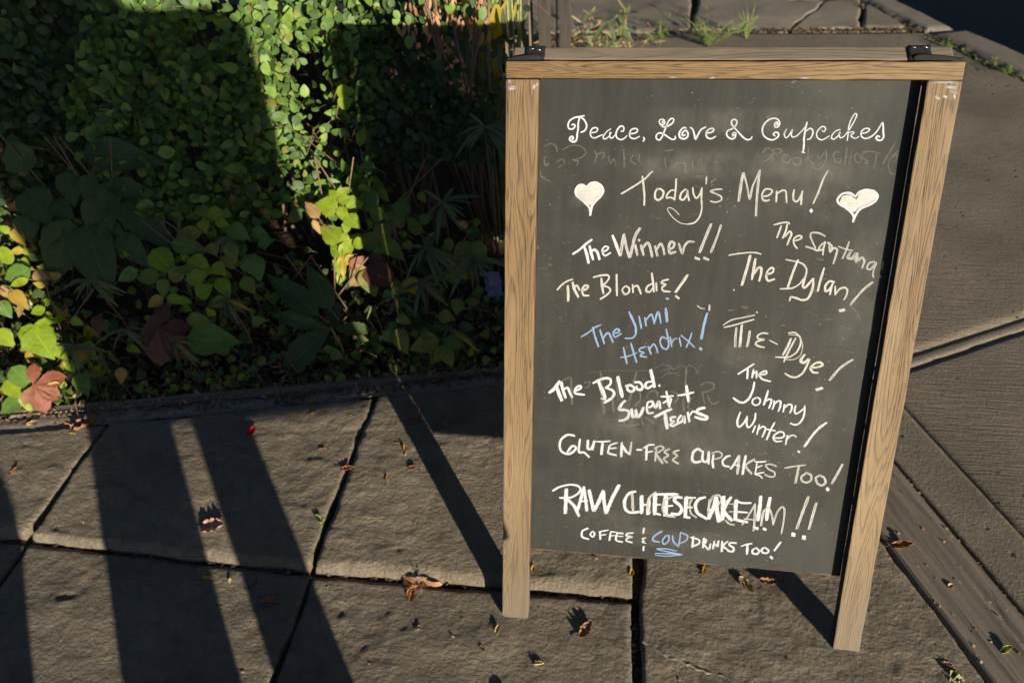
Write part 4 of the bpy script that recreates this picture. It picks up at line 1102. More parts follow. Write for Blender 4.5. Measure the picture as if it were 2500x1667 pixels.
def lettering_obj(name, strokes, parent=board):
    V = []; F = []; UV = []; MI = []; mats = []
    for st, w, pts in strokes:
        _layer[0] += 1; z = -(.00012 + .0000022 * _layer[0]); mat = CH.get(st, M_HEART) if st != 'H' else M_HEART
        if mat not in mats: mats.append(mat)
        mi = mats.index(mat); base = len(V)
        def loc(u, v): return (u - .0539, v - .0264, (z if flip else .0036 - z))
        if st == 'H':
            c = catmull(list(pts) + [pts[0]], .003)[:-1]; V += [loc(*p) for p in c]; UV += [(.5, .5)] * len(c); F.append(tuple(range(base, base + len(c)))); MI.append(mi); continue
        c = catmull(pts) if math.dist(pts[0], pts[-1]) > 1e-6 or len(pts) > 2 else pts
        n = len(c); L = 0; kj = random.uniform(0, 90)
        # extend the ends a touch: a broad marker leaves square slanted ends
        for i, p in enumerate(c):
            a = c[max(i - 1, 0)]; b = c[min(i + 1, n - 1)]; tx, ty = b[0] - a[0], b[1] - a[1]; l = math.hypot(tx, ty) or 1; tx /= l; ty /= l
            if i: L += math.dist(c[i - 1], p)
            q = min(i, n - 1 - i) / max(1, min(n / 2, 4)); hw = (1.3 if st == 'f' else 1.06 * BOLD[0]) * w / 2 * (.80 + .20 * min(1, q)) * (1 + .26 * float(vn(np.array(L * 150 + kj), np.array(.3), 8)) + .12 * float(vn(np.array(L * 900 + kj), np.array(.7), 9)))
            ex = -.25 * w if i == 0 else (.25 * w if i == n - 1 else 0); sk = .10 * w * (1 if i in (0, n - 1) else 0)
            px, py = p[0] + tx * ex, p[1] + ty * ex
            V.append(loc(px - ty * hw + tx * sk, py + tx * hw + ty * sk)); V.append(loc(px + ty * hw - tx * sk, py - tx * hw - ty * sk)); v_ = (L + kj * .1) ; UV.append((0, v_)); UV.append((1, v_))
        for i in range(n - 1): F.append((base + 2 * i, base + 2 * i + 2, base + 2 * i + 3, base + 2 * i + 1)); MI.append(mi)
    me = bpy.data.meshes.new(name); me.from_pydata(V, [], F); me.update()
    for m in mats: me.materials.append(m)
    me.polygons.foreach_set('material_index', MI)
    ul = me.uv_layers.new(name='UVMap'); li = np.zeros(len(me.loops), dtype=np.int32); me.loops.foreach_get('vertex_index', li); ul.data.foreach_set('uv', np.array(UV, dtype=np.float32)[li].ravel())
    o = bpy.data.objects.new(name, me); COL.objects.link(o); o.parent = parent; return o
NAMES = {'title': 'painted_title', 'ghost': 'rubbed_out_lettering', 'heart_left': 'chalk_heart', 'heart_right': 'chalk_heart'}
for key in sorted(LETTERING, key=lambda k: k != 'ghost'):
    st = []
    for l in LETTERING[key].strip().split('\n'):
        q = l.split(); st.append((q[0], int(q[1]) * 1e-4, [tuple(int(c) * 1e-4 for c in p.split(',')) for p in q[2:]]))
    BOLD[0] = 1.18 if key in ('blood', 'cheesecake') else 1.0
    if key.startswith('heart'): st.sort(key=lambda s: s[0] != 'H')
    if key in NAMES and key != 'ghost': lettering_obj(NAMES[key], st); continue
    bb = [(min(p[0] for p in s[2]), min(p[1] for p in s[2]), max(p[0] for p in s[2]), max(p[1] for p in s[2])) for s in st]; par = list(range(len(st)))
    def find(i):
        while par[i] != i: i = par[i]
        return i
    for i in range(len(st)):
        for j in range(i):
            if max(bb[i][0], bb[j][0]) - min(bb[i][2], bb[j][2]) < .0075 and max(bb[i][1], bb[j][1]) - min(bb[i][3], bb[j][3]) < .006: par[find(i)] = find(j)
    groups = {}
    for i in range(len(st)): groups.setdefault(find(i), []).append(st[i])
    for g in groups.values(): lettering_obj(NAMES.get(key, 'chalk_lettering'), g)
# dusty smears and rubbed bands left by the cloth
def smear(u, v, w, h, a=0):
    _layer[0] += 1; z = .00012 + .0000022 * _layer[0]; z = -z if flip else .0036 + z
    ca, sa = math.cos(a), math.sin(a); q = [(-w / 2, -h / 2), (w / 2, -h / 2), (w / 2, h / 2), (-w / 2, h / 2)]
    return [(u - .0539 + x * ca - y * sa, v - .0264 + x * sa + y * ca, z) for x, y in q]
V = []; F = []; UV = []
for (u, v, w, h, a) in ((.36, .155, .52, .055, .0), (.52, .17, .22, .05, .05), (.30, .165, .2, .05, -.03), (.30, .66, .42, .16, .03), (.24, .61, .14, .10, .1), (.52, .22, .20, .07, .1), (.61, .36, .09, .28, 0), (.42, .49, .16, .06, .3), (.33, .87, .30, .05, 0), (.55, .62, .12, .2, 0), (.22, .84, .2, .05, .1), (.4, .09, .4, .05, 0), (.13, .22, .045, .03, -.6), (.155, .225, .05, .02, -.7)):
    b = len(V); V += smear(u, v, w, h, a); UV += [(0, 0), (1, 0), (1, 1), (0, 1)]; F.append((b, b + 1, b + 2, b + 3))
me = bpy.data.meshes.new('chalk_smears'); me.from_pydata(V, [], F); me.update(); me.materials.append(M_SMUDGE); ul = me.uv_layers.new(name='UVMap'); ul.data.foreach_set('uv', np.array(UV, dtype=np.float32).ravel())
o = bpy.data.objects.new('chalk_smears', me); COL.objects.link(o); o.parent = board
# chalk rubbed on to the frame
def frame_marks(pts, name='chalk_mark'):
    V = []; F = []; UV = []
    for (u, v, L, w, ang) in pts:
        p = panel_pt(u, v, -.0005); e = X * math.cos(ang) + PD * math.sin(ang); q = (X * -math.sin(ang) + PD * math.cos(ang)) * 2.0; b = len(V)
        V += [p - e * L / 2 - q * w / 2, p + e * L / 2 - q * w / 2, p + e * L / 2 + q * w / 2, p - e * L / 2 + q * w / 2]; F.append((b, b + 1, b + 2, b + 3)); UV += [(0, 0), (0, 1), (1, 1), (1, 0)]
    me = bpy.data.meshes.new(name); me.from_pydata([tuple(x) for x in V], [], F); me.update(); me.materials.append(M_SCUFF); ul = me.uv_layers.new(name='UVMap'); ul.data.foreach_set('uv', np.array(UV, dtype=np.float32).ravel())
    o = bpy.data.objects.new(name, me); COL.objects.link(o); o.parent = sign
for mk in [(.0105, .0415, .017, .0045, -.15), (.006, .0315, .005, .004, 0), (.047, .0395, .012, .0035, -1.2), (.052, .036, .006, .003, 0), (.675, .0295, .042, .0022, 0), (.685, .0370, .022, .0030, .1), (.690, .0435, .016, .0030, .2), (.668, .0520, .012, .0030, .5), (.679, .0505, .010, .0026, .4), (.692, .0500, .012, .0025, 1.2), (.268, .0243, .016, .0012, 0), (.33, .0245, .011, .0020, -.1), (.47, .0246, .020, .0010, 0)]: frame_marks([mk])

# ------------------------------------------------------------------ leaves
def leaf_mesh(name, mat, w=.7, fold=.18, curl=.15, n=5, tip=1.6, base=.8, ser=0, wave=0.0):
    """unit leaf along +X, width w, normal +Z"""
    V = []; F = []; UV = []
    for i in range(n + 1):
        t = i / n; hw = w * .5 * (max(0, math.sin(math.pi * t ** base)) ** (1 / tip)) if 0 < t < 1 else .012
        if ser and 0 < i < n: hw *= (1 + ser * (1 if i % 2 else -1))
        zc = -curl * t * t
        wv = wave * math.sin(t * 11)
        V += [(t, -hw, zc + fold * hw + wv * hw), (t, 0, zc), (t, hw, zc + fold * hw - wv * hw)]; UV += [(t, -1), (t, 0), (t, 1)]
    for i in range(n):
        b = i * 3; F += [(b, b + 3, b + 4, b + 1), (b + 1, b + 4, b + 5, b + 2)]
    me = bpy.data.meshes.new(name); me.from_pydata(V, [], F); me.update(); me.polygons.foreach_set('use_smooth', [True] * len(F)); me.materials.append(mat)
    ul = me.uv_layers.new(name='UVMap'); li = np.zeros(len(me.loops), dtype=np.int32); me.loops.foreach_get('vertex_index', li); ul.data.foreach_set('uv', np.array(UV, dtype=np.float32)[li].ravel())
    return me
def basis(d, nhint):
    d = d.normalized(); n = nhint - d * nhint.dot(d)
    if n.length < 1e-3: n = Vector((0, 0, 1)) - d * d.z
    n.normalize(); y = n.cross(d); return Matrix((d, y, n)).transposed()
def leaf_obj(me, p, d, nh, L, parent, wscale=1.0, name='leaf'):
    R3 = basis(Vector(d), Vector(nh)); M = R3.to_4x4() @ Matrix.Diagonal((L, L * wscale, L, 1)); M.translation = Vector(p) - (parent.location if parent else Vector())
    o = bpy.data.objects.new(name, me); COL.objects.link(o); o.parent = parent; o.matrix_basis = M; return o
def leaf_cloud(name, me_t, P, D, N, L, parent, mat, W=None):
    """many leaves joined: arrays of position, direction, normal hint, length"""
    tv = np.array([v.co[:] for v in me_t.vertices]); tf = [tuple(p.vertices) for p in me_t.polygons]; nv = len(tv)
    D = D / np.linalg.norm(D, axis=1, keepdims=True); N = N - D * (N * D).sum(1, keepdims=True); N = N / np.maximum(np.linalg.norm(N, axis=1, keepdims=True), 1e-6); Y = np.cross(N, D)
    W = np.ones(len(P)) if W is None else W
    VV = P[:, None, :] + (tv[None, :, 0:1] * D[:, None, :] + tv[None, :, 1:2] * W[:, None, None] * Y[:, None, :] + tv[None, :, 2:3] * N[:, None, :]) * L[:, None, None]
    VV = VV.reshape(-1, 3); k = len(P); tf = np.array(tf); FF = (tf[None] + (np.arange(k) * nv)[:, None, None]).reshape(-1, tf.shape[1])
    me = bpy.data.meshes.new(name); me.vertices.add(len(VV)); me.vertices.foreach_set('co', VV.astype(np.float32).ravel())
    me.loops.add(FF.size); me.loops.foreach_set('vertex_index', FF.astype(np.int32).ravel()); me.polygons.add(len(FF))
    me.polygons.foreach_set('loop_start', (np.arange(len(FF)) * FF.shape[1]).astype(np.int32)); me.polygons.foreach_set('use_smooth', np.ones(len(FF), bool)); me.update(calc_edges=True)
    ul = me.uv_layers.new(name='UVMap'); tuv = np.zeros(len(me_t.loops) * 2, dtype=np.float32); me_t.uv_layers[0].data.foreach_get('uv', tuv); ul.data.foreach_set('uv', np.tile(tuv, k))
    me.materials.append(mat); o = bpy.data.objects.new(name, me); COL.objects.link(o)
    if parent: o.parent = parent; o.location = -parent.location
    return o
ROUND = leaf_mesh('round_leaf', ML['shrub'], .74, .16, .10, 5, 1.5, .85)
ROUND2 = leaf_mesh('oval_leaf', ML['shrub'], .62, .25, .22, 5, 1.4, .8)
OV = {k: leaf_mesh(k + '_ovate', ML[k], 1.08, .16, .16, 9, 1.02, .66, ser=.035 if k in ('red', 'darkred', 'tan', 'lime') else 0, wave=.08) for k in ('lime', 'yellow', 'green', 'olive', 'tan', 'red', 'darkred', 'dark', 'pale')}
STRAP = leaf_mesh('strap_blade', ML['strap'], .12, .2, .55, 6, 1.8, .75); STRAPY = leaf_mesh('strap_blade_yellow', ML['yellow'], .12, .2, .6, 6, 1.8, .75)
DRYL = leaf_mesh('dry_lance', ML['dry'], .30, .3, .35, 5, 1.5, .8); STRAWL = leaf_mesh('straw_blade', ML['straw'], .05, .2, .4, 5, 1.8, .8)
OVS = leaf_mesh('ovate_leaf', ML['shrub'], .66, .3, .35, 6, 1.05, .66)
CAMP = Vector((.1928, -.729, 1.4376))

FZ = ([-.02, 0, .15, .35, .745, 1.0, 1.12, 1.2], [.0, .03, .12, .30, .60, .95, 1.5, 2.4])
def ye(x): return .738 + .209 * x
def hsurf(x, z): return ye(x) + np.interp(z, *FZ)
def shrub(label, x0, x1, n, seed, zlo, shape, nobj=290, size=(.020, .034), key='shrub'):
    TM = [m.copy() for m in (ROUND, ROUND2, OVS)]
    for m in TM: m.materials.clear(); m.materials.append(ML[key])
    RD, RD2, OV3 = TM
    r = np.random.default_rng(seed); root = empty('shrub', ((x0 + x1) / 2, ye((x0 + x1) / 2) + .5, 0)); tag(root, label, 'shrub', 'small-leaved shrubs in the planted bed')
    x = r.uniform(x0 - .05, x1 + .05, n); z = zlo(x) + (1.13 - zlo(x)) * r.random(n) ** .9
    lump = .085 * fbm(x * 4.2, z * 4.8, seed, 3) + .045 * fbm(x * 11, z * 12, seed + 5, 2); dep = r.exponential(.055, n); dep = np.minimum(dep, .42)
    y = hsurf(x, z) + lump + dep + .0; zz = z - dep * .25 + r.normal(0, .012, n)
    keep = shape(x, z, r.random(n)); x, y, zz, dep, z = x[keep], y[keep], zz[keep], dep[keep], z[keep]; k = len(x)
    P = np.stack([x, y, zz], 1)
    D = np.stack([r.normal(0, .7, k), -.35 + r.normal(0, .55, k), r.normal(-.15, .65, k)], 1)
    N = np.stack([r.normal(.50, .40, k), -.85 + r.normal(0, .35, k), .16 + r.normal(0, .33, k)], 1)
    L = np.clip(r.lognormal(0, .24, k), .55, 1.7) * 1.12 * (size[0] + size[1]) / 2 * (1 - .25 * np.clip(dep / .3, 0, 1))
    vis = -dep + r.normal(0, .006, k) + .15 * (L - .03); order = np.argsort(-vis); io = order[:nobj]; ir = r.permutation(order[nobj:])
    h_ = int(len(ir) * .48); g_ = int(len(ir) * .92); L = L.copy(); L[ir[g_:]] *= 1.45; dep[ir[g_:]] *= .5
    for nm, id_, me in (('foliage', ir[:h_], RD), ('foliage', ir[h_:g_], RD2), ('foliage', ir[g_:], OV3)):
        o = leaf_cloud(nm, me, P[id_], D[id_], N[id_], L[id_], root, ML[key]); o['kind'] = 'stuff'
    for j in io: leaf_obj(RD if j % 2 else RD2, P[j], D[j], N[j], L[j], root)
    # arching twigs
    paths = []
    for _ in range(int(36 * (x1 - x0) + 12)):
        cx = r.uniform(x0, x1); cz = r.uniform(float(zlo(np.array(cx))), .95); a = Vector((cx, float(hsurf(cx, cz)) + r.uniform(.05, .22), cz)); dirv = Vector((r.normal(0, .8), r.normal(-.15, .3), r.normal(-.7, .6))).normalized(); pts = [a]
        for s in range(7): dirv = (dirv + Vector((r.normal(0, .25), r.normal(0, .18), -.10))).normalized(); pts.append(pts[-1] + dirv * .045)
        paths.append((pts, [.0017 * (1 - s / 9) for s in range(8)]))
    for _ in range(int(10 * (x1 - x0)) + 3):
        cx = r.uniform(x0, x1); yy = ye(cx) + r.uniform(.75, 1.0); pts = [Vector((cx, yy, -.03))]
        for s in range(8): pts.append(pts[-1] + Vector((r.normal(0, .02), r.normal(.01, .015), .11)))
        paths.append((pts, [.007 * (1 - s / 11) for s in range(9)]))
    v, f = tubes(paths, 5); o = mesh_obj('twigs', v, f, M_TWIG, root, smooth=True); o.location = -root.location; o['kind'] = 'stuff'
    return root
zl = lambda x: .30 + .07 * np.sin(np.asarray(x) * 5.0 + 1) - .10 * np.clip((-np.asarray(x) - 1.0), 0, 1) * .6
gap = lambda x, z, q: (fbm(x * 9, z * 10, 77, 3) > -.12) | (q < .12)
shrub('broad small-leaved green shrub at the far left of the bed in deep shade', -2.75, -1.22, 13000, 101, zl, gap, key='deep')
shrub('small-leaved green shrub between the far-left shrub and the sunlit one', -1.22, -.82, 5200, 102, zl, gap)
shrub('small-leaved green shrub lit by a bright upright strip of sun', -.82, -.52, 3600, 103, lambda x: .36 + 0 * np.asarray(x), gap, size=(.020, .033))
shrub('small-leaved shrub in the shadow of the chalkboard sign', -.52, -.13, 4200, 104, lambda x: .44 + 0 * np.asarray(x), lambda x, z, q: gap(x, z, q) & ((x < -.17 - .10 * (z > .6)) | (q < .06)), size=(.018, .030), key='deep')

# dry red-brown foliage above the shadow of the sign
root = empty('withered_shrub', (-.24, 1.27, 0)); tag(root, 'withered shrub with drooping red-brown leaves beside the fence posts', 'shrub')
r = np.random.default_rng(5)
for k in range(125):
    p = (r.uniform(-.40, -.16), r.uniform(1.17, 1.32), r.uniform(.75, .89)); leaf_obj(DRYL if k % 4 else ROUND, p, (r.normal(0, .35), r.normal(-.3, .3), -.8), (r.normal(0.2, .4), -.9, .3), r.uniform(.020, .038), root)
paths = [([Vector((r.uniform(-.32, -.18), 1.27, -.04)), Vector((r.uniform(-.32, -.18), 1.25, .4)), Vector((r.uniform(-.36, -.15), 1.22, .84))], .0035) for _ in range(9)]
v, f = tubes(paths, 5); o = mesh_obj('stem', v, f, M_TWIG, root, smooth=True); o.location = -root.location
# tall green and yellow stems by the posts
root = empty('reed_clump', (-.13, 1.42, 0)); tag(root, 'clump of tall green and yellow blades growing in front of the fence posts', 'plant')
for k in range(46):
    p = (r.uniform(-.26, -.115), r.uniform(1.26, 1.52), r.uniform(.56, .80)); leaf_obj(STRAP if k % 4 else STRAPY, p, (r.normal(0, .25), r.normal(-.1, .2), random.choice((1, -1)) * .9), (0, -1, .3), r.uniform(.08, .17), root)
leaf_obj(STRAPY, (-.155, 1.30, .79), (.05, -.05, -1), (.2, -1, .1), .15, root, 2.6)
paths = [([Vector((x_ := r.uniform(-.24, -.12), 1.4, -.04)), Vector((x_, 1.4, .4)), Vector((x_ + r.normal(0, .02), 1.36, .9))], .003) for _ in range(14)]
v, f = tubes(paths, 5); o = mesh_obj('stem', v, f, simple('green_stem', (.20, .22, .07), .6), root, smooth=True); o.location = -root.location

# hand-placed leaves of the vines and broad-leaved plants
GR = {'lit_vine': ('lime-green creeper with big leaves caught in the narrow strip of sun', 'creeper', 'creeping_vine'), 'left_vine': ('lime-green creeper in full sun at the left end of the bed', 'creeper', 'creeping_vine'),
      'shade_vine': ('dull lime-leaved creeper low in the bed in the shade, left of the sunlit creeper', 'creeper', 'creeping_vine'), 'right_vine': ('olive-leaved creeper in the shade between the sunlit creeper and the chalkboard sign', 'creeper', 'creeping_vine'),
      'broad_plant': ('plant with very large dark green drooping leaves in the shade at left', 'plant', 'broad_leaf_plant'), 'blade': ('weed with long dark green blades in the shade beside the sunlit creeper', 'weed', 'broad_leaf_weed')}
for g, (lab, cat, nm) in GR.items():
    rows = [l.split() for l in LEAVES[g].strip().split('\n')]; P = [Vector(tuple(map(float, q[1:4]))) for q in rows]; c = sum(P, Vector()) / len(P); root = empty(nm, (c.x, c.y + .1, 0)); tag(root, lab, cat, 'creepers in the planted bed' if cat == 'creeper' else None)
    paths = []
    for q, p in zip(rows, P):
        d = Vector(tuple(map(float, q[4:7]))); L = float(q[7]) * 1.12; w = float(q[8]); toc = (CAMP - p).normalized()
        n = (toc * .75 + Vector((.1, -.35, .45)) + Vector((random.gauss(0, .13), random.gauss(0, .13), random.gauss(0, .13)))); b = p - d * L * .5
        leaf_obj(OV[q[0]], b, d + toc * random.uniform(-.12, .15), n, L, root, w)
        paths.append(([b, b - d * .02 + Vector((0, .02, -.03)), Vector((b.x * .7 + c.x * .3, b.y + .10, max(0, b.z - .14)))], .0014))
    if g in ('lit_vine', 'left_vine', 'shade_vine', 'right_vine'):                 # extra leaves deeper in
        for k in range({'left_vine': 95, 'lit_vine': 26}.get(g, 60)):
            p = random.choice(P) + Vector((random.gauss(0, .06), .03 + abs(random.gauss(0, .05)), random.gauss(-.02, .05))); p.z = max(p.z, .02)
            if g == 'lit_vine' and abs(p.x - c.x) > .1: continue
            leaf_obj(OV[random.choice({'shade_vine': ('olive', 'green', 'lime'), 'right_vine': ('olive', 'green', 'dark'), 'left_vine': ('lime', 'green', 'yellow', 'lime', 'tan', 'dark'), 'lit_vine': ('green', 'lime')}[g])], p, (random.gauss(0, .7), -.3, random.gauss(-.1, .5)), (random.gauss(0, .4), -.7, .6), random.uniform(.028, .05), root, random.uniform(.5, .75))
    for k in range(5): paths.append(([Vector((c.x + random.gauss(0, .05), c.y + .12, -.03)), Vector((c.x + random.gauss(0, .08), c.y + .08, c.z * .6)), Vector((c.x + random.gauss(0, .12), c.y + .05, c.z * 1.3 + .05))], .0022))
    v, f = tubes(paths, 5); o = mesh_obj('stem', v, f, M_TWIG, root, smooth=True); o.location = -root.location
OBV = {k: leaf_mesh(k + '_leaflet', ML[k], 1.0, .14, .20, 13, 1.15, 1.45, ser=.05, wave=.06) for k in ('red', 'darkred')}
# red five-fingered creeper leaves
def palmate(root, c, size, angs, key, nh):
    c = Vector(c); toc = (CAMP - c).normalized(); rt = toc.cross(Vector((0, 0, 1))).normalized() * -1; up = rt.cross(toc) * -1
    if up.z < 0: up = -up
    for a, s in angs:
        d = rt * math.cos(math.radians(a)) + up * math.sin(math.radians(a)); leaf_obj(OBV[key], c, d + toc * .05, toc + Vector(nh) + Vector((random.gauss(0, .08), 0, random.gauss(0, .08))), size * s, root, .60, 'leaflet')
    v, f = tubes([([c, c - toc * .03 + Vector((0, .02, -.02)), c + Vector((-.02, .06, -.08))], .0013)], 5); o = mesh_obj('leaf_stalk', v, f, M_TWIG, root, smooth=True); o.location = -root.location
root = empty('creeper_leaf', (-1.33, .49, .0)); tag(root, 'red five-fingered creeper leaf hanging over the edging board at the left', 'leaf'); palmate(root, (-1.345, .475, .085), .074, [(58, .78), (-12, 1.08), (-60, 1.0), (-98, 1.10), (-142, .74)], 'red', (0, 0, .12))
root = empty('creeper_leaf', (-1.0, .62, .0)); tag(root, 'dark red creeper leaf low in the shade under the large-leaved plant', 'leaf'); palmate(root, (-1.0, .60, .20), .10, [(-70, 1.1), (-110, 1.0), (50, .7), (-20, .8)], 'darkred', (0, 0, .2))
# dandelion-type leaf
root = empty('dandelion', (-.62, .66, 0)); tag(root, 'long toothed dandelion leaf lying low behind the edging board', 'weed')
DAND = leaf_mesh('toothed_leaf', ML['green'], .40, .22, .18, 17, 1.7, 1.25, ser=.09); DAND.materials.clear(); DAND.materials.append(ML['dark'])
leaf_obj(DAND, (-.565, .70, .145), (-.80, -.42, -.56), (.05, -.6, .9), .205, root); leaf_obj(DAND, (-.56, .71, .13), (.6, .2, -.1), (0, -.5, .9), .10, root); leaf_obj(DAND, (-.56, .72, .13), (-.2, .5, .1), (0, -.5, .9), .11, root)
v, f = tubes([([Vector((-.565, .70, .145)), Vector((-.56, .72, .06)), Vector((-.56, .73, -.04))], .003)], 6); o = mesh_obj('stem', v, f, simple('pale_stem', (.22, .22, .10)), root, smooth=True); o.location = -root.location

# strappy rosettes
def rosette(p, n, L, lab, tone=STRAP, wide=1.0):
    root = empty('strap_leaf_plant', (p[0], p[1] + .04, 0)); tag(root, lab, 'plant', 'strap-leaved plants in the planted bed')
    for k in range(n):
        a = random.uniform(0, 6.28); up = random.uniform(-.8, .35); leaf_obj(STRAPY if random.random() < .05 else tone, p, (math.cos(a), math.sin(a) * .6 - .25, up), (random.gauss(0, .3), -.5, 1), L * random.uniform(.4, 1.0), root, wide * random.uniform(.7, 1.3))
    v, f = tubes([([Vector(p), Vector((p[0], p[1] + .03, p[2] * .5)), Vector((p[0], p[1] + .05, -.04))], .0028)], 5); o = mesh_obj('stem', v, f, M_TWIG, root, smooth=True); o.location = -root.location
ROS = [((-1.19, .67, .30), 16, .085, 'strap-leaved plant under the tips of the large dark leaves'), ((-.834, .69, .235), 14, .08, 'strap-leaved plant among the dull lime creeper leaves'), ((-.97, .60, .16), 14, .085, 'strap-leaved plant beside the dark red creeper leaf'),
       ((-.312, .86, .31), 20, .12, 'biggest strap-leaved plant, in the shade left of the sign'), ((-.273, .94, .40), 18, .11, 'topmost strap-leaved plant, in the shade left of the sign'), ((-.323, .80, .235), 18, .10, 'strap-leaved plant hanging halfway down the bed left of the sign'),
       ((-.387, .765, .21), 12, .075, 'small strap-leaved plant just right of the pinkish creeper leaf'), ((-1.10, .60, .19), 14, .09, 'strap-leaved plant low in the bed near the sunlit left corner'), ((-.19, .86, .28), 20, .11, 'strap-leaved plant touching the left leg of the sign'),
       ((-.17, 1.08, .55), 16, .12, 'strap-leaved plant high up beside the top of the sign'), ((-.842, .80, .36), 12, .07, 'strap-leaved plant above the dull lime creeper'), ((-1.24, .56, .16), 18, .10, 'strap-leaved plant at the edge of the sunlit left corner'), ((-.451, .74, .195), 9, .045, 'tiny pale strap-leaved plant under the sunlit creeper'), ((-.25, .75, .12), 14, .09, 'strap-leaved plant near the edging beside the sign')]
for a in ROS: rosette(*a)

# low seedlings, soil litter: uncountable
def field(name, me, mat, n, fx, kind='stuff', label=None, cat=None):
    P, D, N, L = fx(n); o = leaf_cloud(name, me, P, D, N, L, None, mat); tag(o, label, cat, None, kind); return o
def low(n):
    r = np.random.default_rng(9); x = r.uniform(-2.0, .1, n); f = r.random(n) ** 1.4; y = ye(x) + .02 + f * .34; z = np.interp(y - ye(x), [0, .12, .34], [.0, .10, .33]) * r.uniform(.1, .95, n)
    return np.stack([x, y, z], 1), np.stack([r.normal(0, .8, n), -.3 + r.normal(0, .5, n), r.normal(0, .4, n)], 1), np.stack([r.normal(.1, .4, n), -.5 + r.normal(0, .3, n), .8 + r.normal(0, .3, n)], 1), r.uniform(.012, .034, n)
field('ground_cover', OV['olive'], ML['dark'], 800, low); 
def low2(n):
    P, D, N, L = low(n); P = P + np.array([.013, -.005, .01]); return P, D, N, L * .9
field('ground_cover', OV['green'], ML['olive'], 420, low2)
def lit(n):
    r = np.random.default_rng(19); x = r.uniform(-2.0, .3, n); y = ye(x) + .015 + r.random(n) ** 1.6 * .25; z = np.interp(y - ye(x), [0, .25], [-.022, .02]) + r.random(n) * .03
    return np.stack([x, y, z], 1), np.stack([r.normal(0, 1, n), r.normal(0, 1, n), r.normal(0, .3, n)], 1), np.stack([r.normal(0, .5, n), -.2 + r.normal(0, .4, n), 1 + r.normal(0, .3, n)], 1), r.uniform(.008, .03, n)
field('leaf_litter', DRYL, ML['dry'], 1100, lit); field('leaf_litter', OV['tan'], M_LITTER, 2400, lambda n: (lambda a: (a[0][::-1] + [.01, .004, -.004], a[1], a[2], a[3] * .6))(lit(n)))
def twl(n):
    r = np.random.default_rng(3); P = []
    for _ in range(n):
        x = r.uniform(-2., .2); y = ye(x) + r.uniform(.01, .3); z = r.uniform(-.01, .10); a = r.uniform(0, 6.28); L = r.uniform(.02, .09); b = Vector((x, y, z)); P.append(([b, b + Vector((math.cos(a) * L / 2, math.sin(a) * L / 2, r.normal(0, .01))), b + Vector((math.cos(a) * L, math.sin(a) * L, r.normal(0, .02)))], r.uniform(.0006, .0016)))
    return P
v, f = tubes(twl(260), 4); tag(mesh_obj('dead_twigs', v, f, M_TWIG, None), kind='stuff')

# the crumpled wrapper in the bed beside the sign
bm = bmesh.new(); gr = [[bm.verts.new((-.135 + (i - 3) * .0075 + random.gauss(0, .002), .835 + j * .004 + random.gauss(0, .004), .255 - j * .016 + random.gauss(0, .002))) for i in range(7)] for j in range(8)]
for j in range(7):
    for i in range(6): bm.faces.new((gr[j][i], gr[j][i + 1], gr[j + 1][i + 1], gr[j + 1][i]))
bmesh.ops.recalc_face_normals(bm, faces=bm.faces[:]); bmesh.ops.solidify(bm, geom=bm.faces[:], thickness=.0006); tag(bm_obj('wrapper', bm, M_PAPER), 'crumpled pale blue wrapper caught in the plants beside the sign', 'litter')

# ------------------------------------------------------------------ fence posts behind the sign
fence = empty('fence', (-.12, 2.05, 0)); tag(fence, 'short run of dark weathered fence posts and slats at the corner of the planted bed', 'fence')
def fpost(x, y, w, h, nm, lean=0.0, mat=M_POST):
    M = Matrix.Translation(Vector((x - fence.location.x, y - fence.location.y, -.06))) @ Matrix.Rotation(math.radians(-90), 4, 'Y') @ Matrix.Rotation(lean, 4, 'Z')
    bm = box_bm(0, h, -w / 2, w / 2, -w / 2 * (1 if nm == 'post' else .35), w / 2 * (1 if nm == 'post' else .35)); bm_obj(nm, bm, mat, fence, M=M, bevel=.002)
for x, y, w, nm, ln in ((-.092, 1.90, .040, 'post', .0), (-.020, 1.90, .040, 'post', .0), (-.145, 1.93, .036, 'slat', .015), (-.182, 1.95, .026, 'slat', -.01), (-.215, 1.97, .022, 'slat', .02), (-.245, 1.99, .030, 'slat', 0), (-.052, 1.93, .014, 'slat', .005)):
    fpost(x, y, w, 1.25, nm, ln, M_POST if nm == 'post' else M_OAKW)
bm_obj('fence_rail', box_bm(-.20, .12, -.012, .012, .30, .34), M_POST, fence, bevel=.002)

# ------------------------------------------------------------------ weeds behind the sign
def weed(x, y, n, h, lab, me, tone='weed', spread=.10, Ls=(.02, .045), nm='weed', lw=1.0, stem=True, z0=0):
    root = empty(nm, (x, y, z0)); tag(root, lab, 'weed'); paths = []
    for k in range(max(4, n // 9)):
        a = random.uniform(0, 6.28); t_ = Vector((math.cos(a) * spread * random.random(), math.sin(a) * spread * random.random(), h * random.uniform(.6, 1))); pts = [Vector((0, 0, -.01)), t_ * .5 + Vector((0, 0, .02)), t_]
        paths.append((pts, [.002, .0015, .0008]))
        for j in range(9):
            f_ = random.uniform(.25, 1.0); p = Vector((x, y, z0)) + t_ * f_; leaf_obj(me, p, (random.gauss(0, 1), random.gauss(0, 1), random.gauss(.2, .5)), (0, -.4, 1), random.uniform(*Ls), root, lw)
    v, f = tubes(paths, 4); mesh_obj('stem', v, f, ML[tone] and simple(nm + '_stem', (.22, .24, .08)), root, smooth=True)
WL = leaf_mesh('weed_lance', ML['weed'], .22, .2, .3, 5, 1.6, .8); 
weed(.10, 2.62, 60, .42, 'tall limp weed with hanging grey-green leaves behind the top rail of the sign', leaf_mesh('limp_leaf', ML['strap'], .26, .3, .5, 5, 1.6, .8), spread=.12, Ls=(.05, .10))
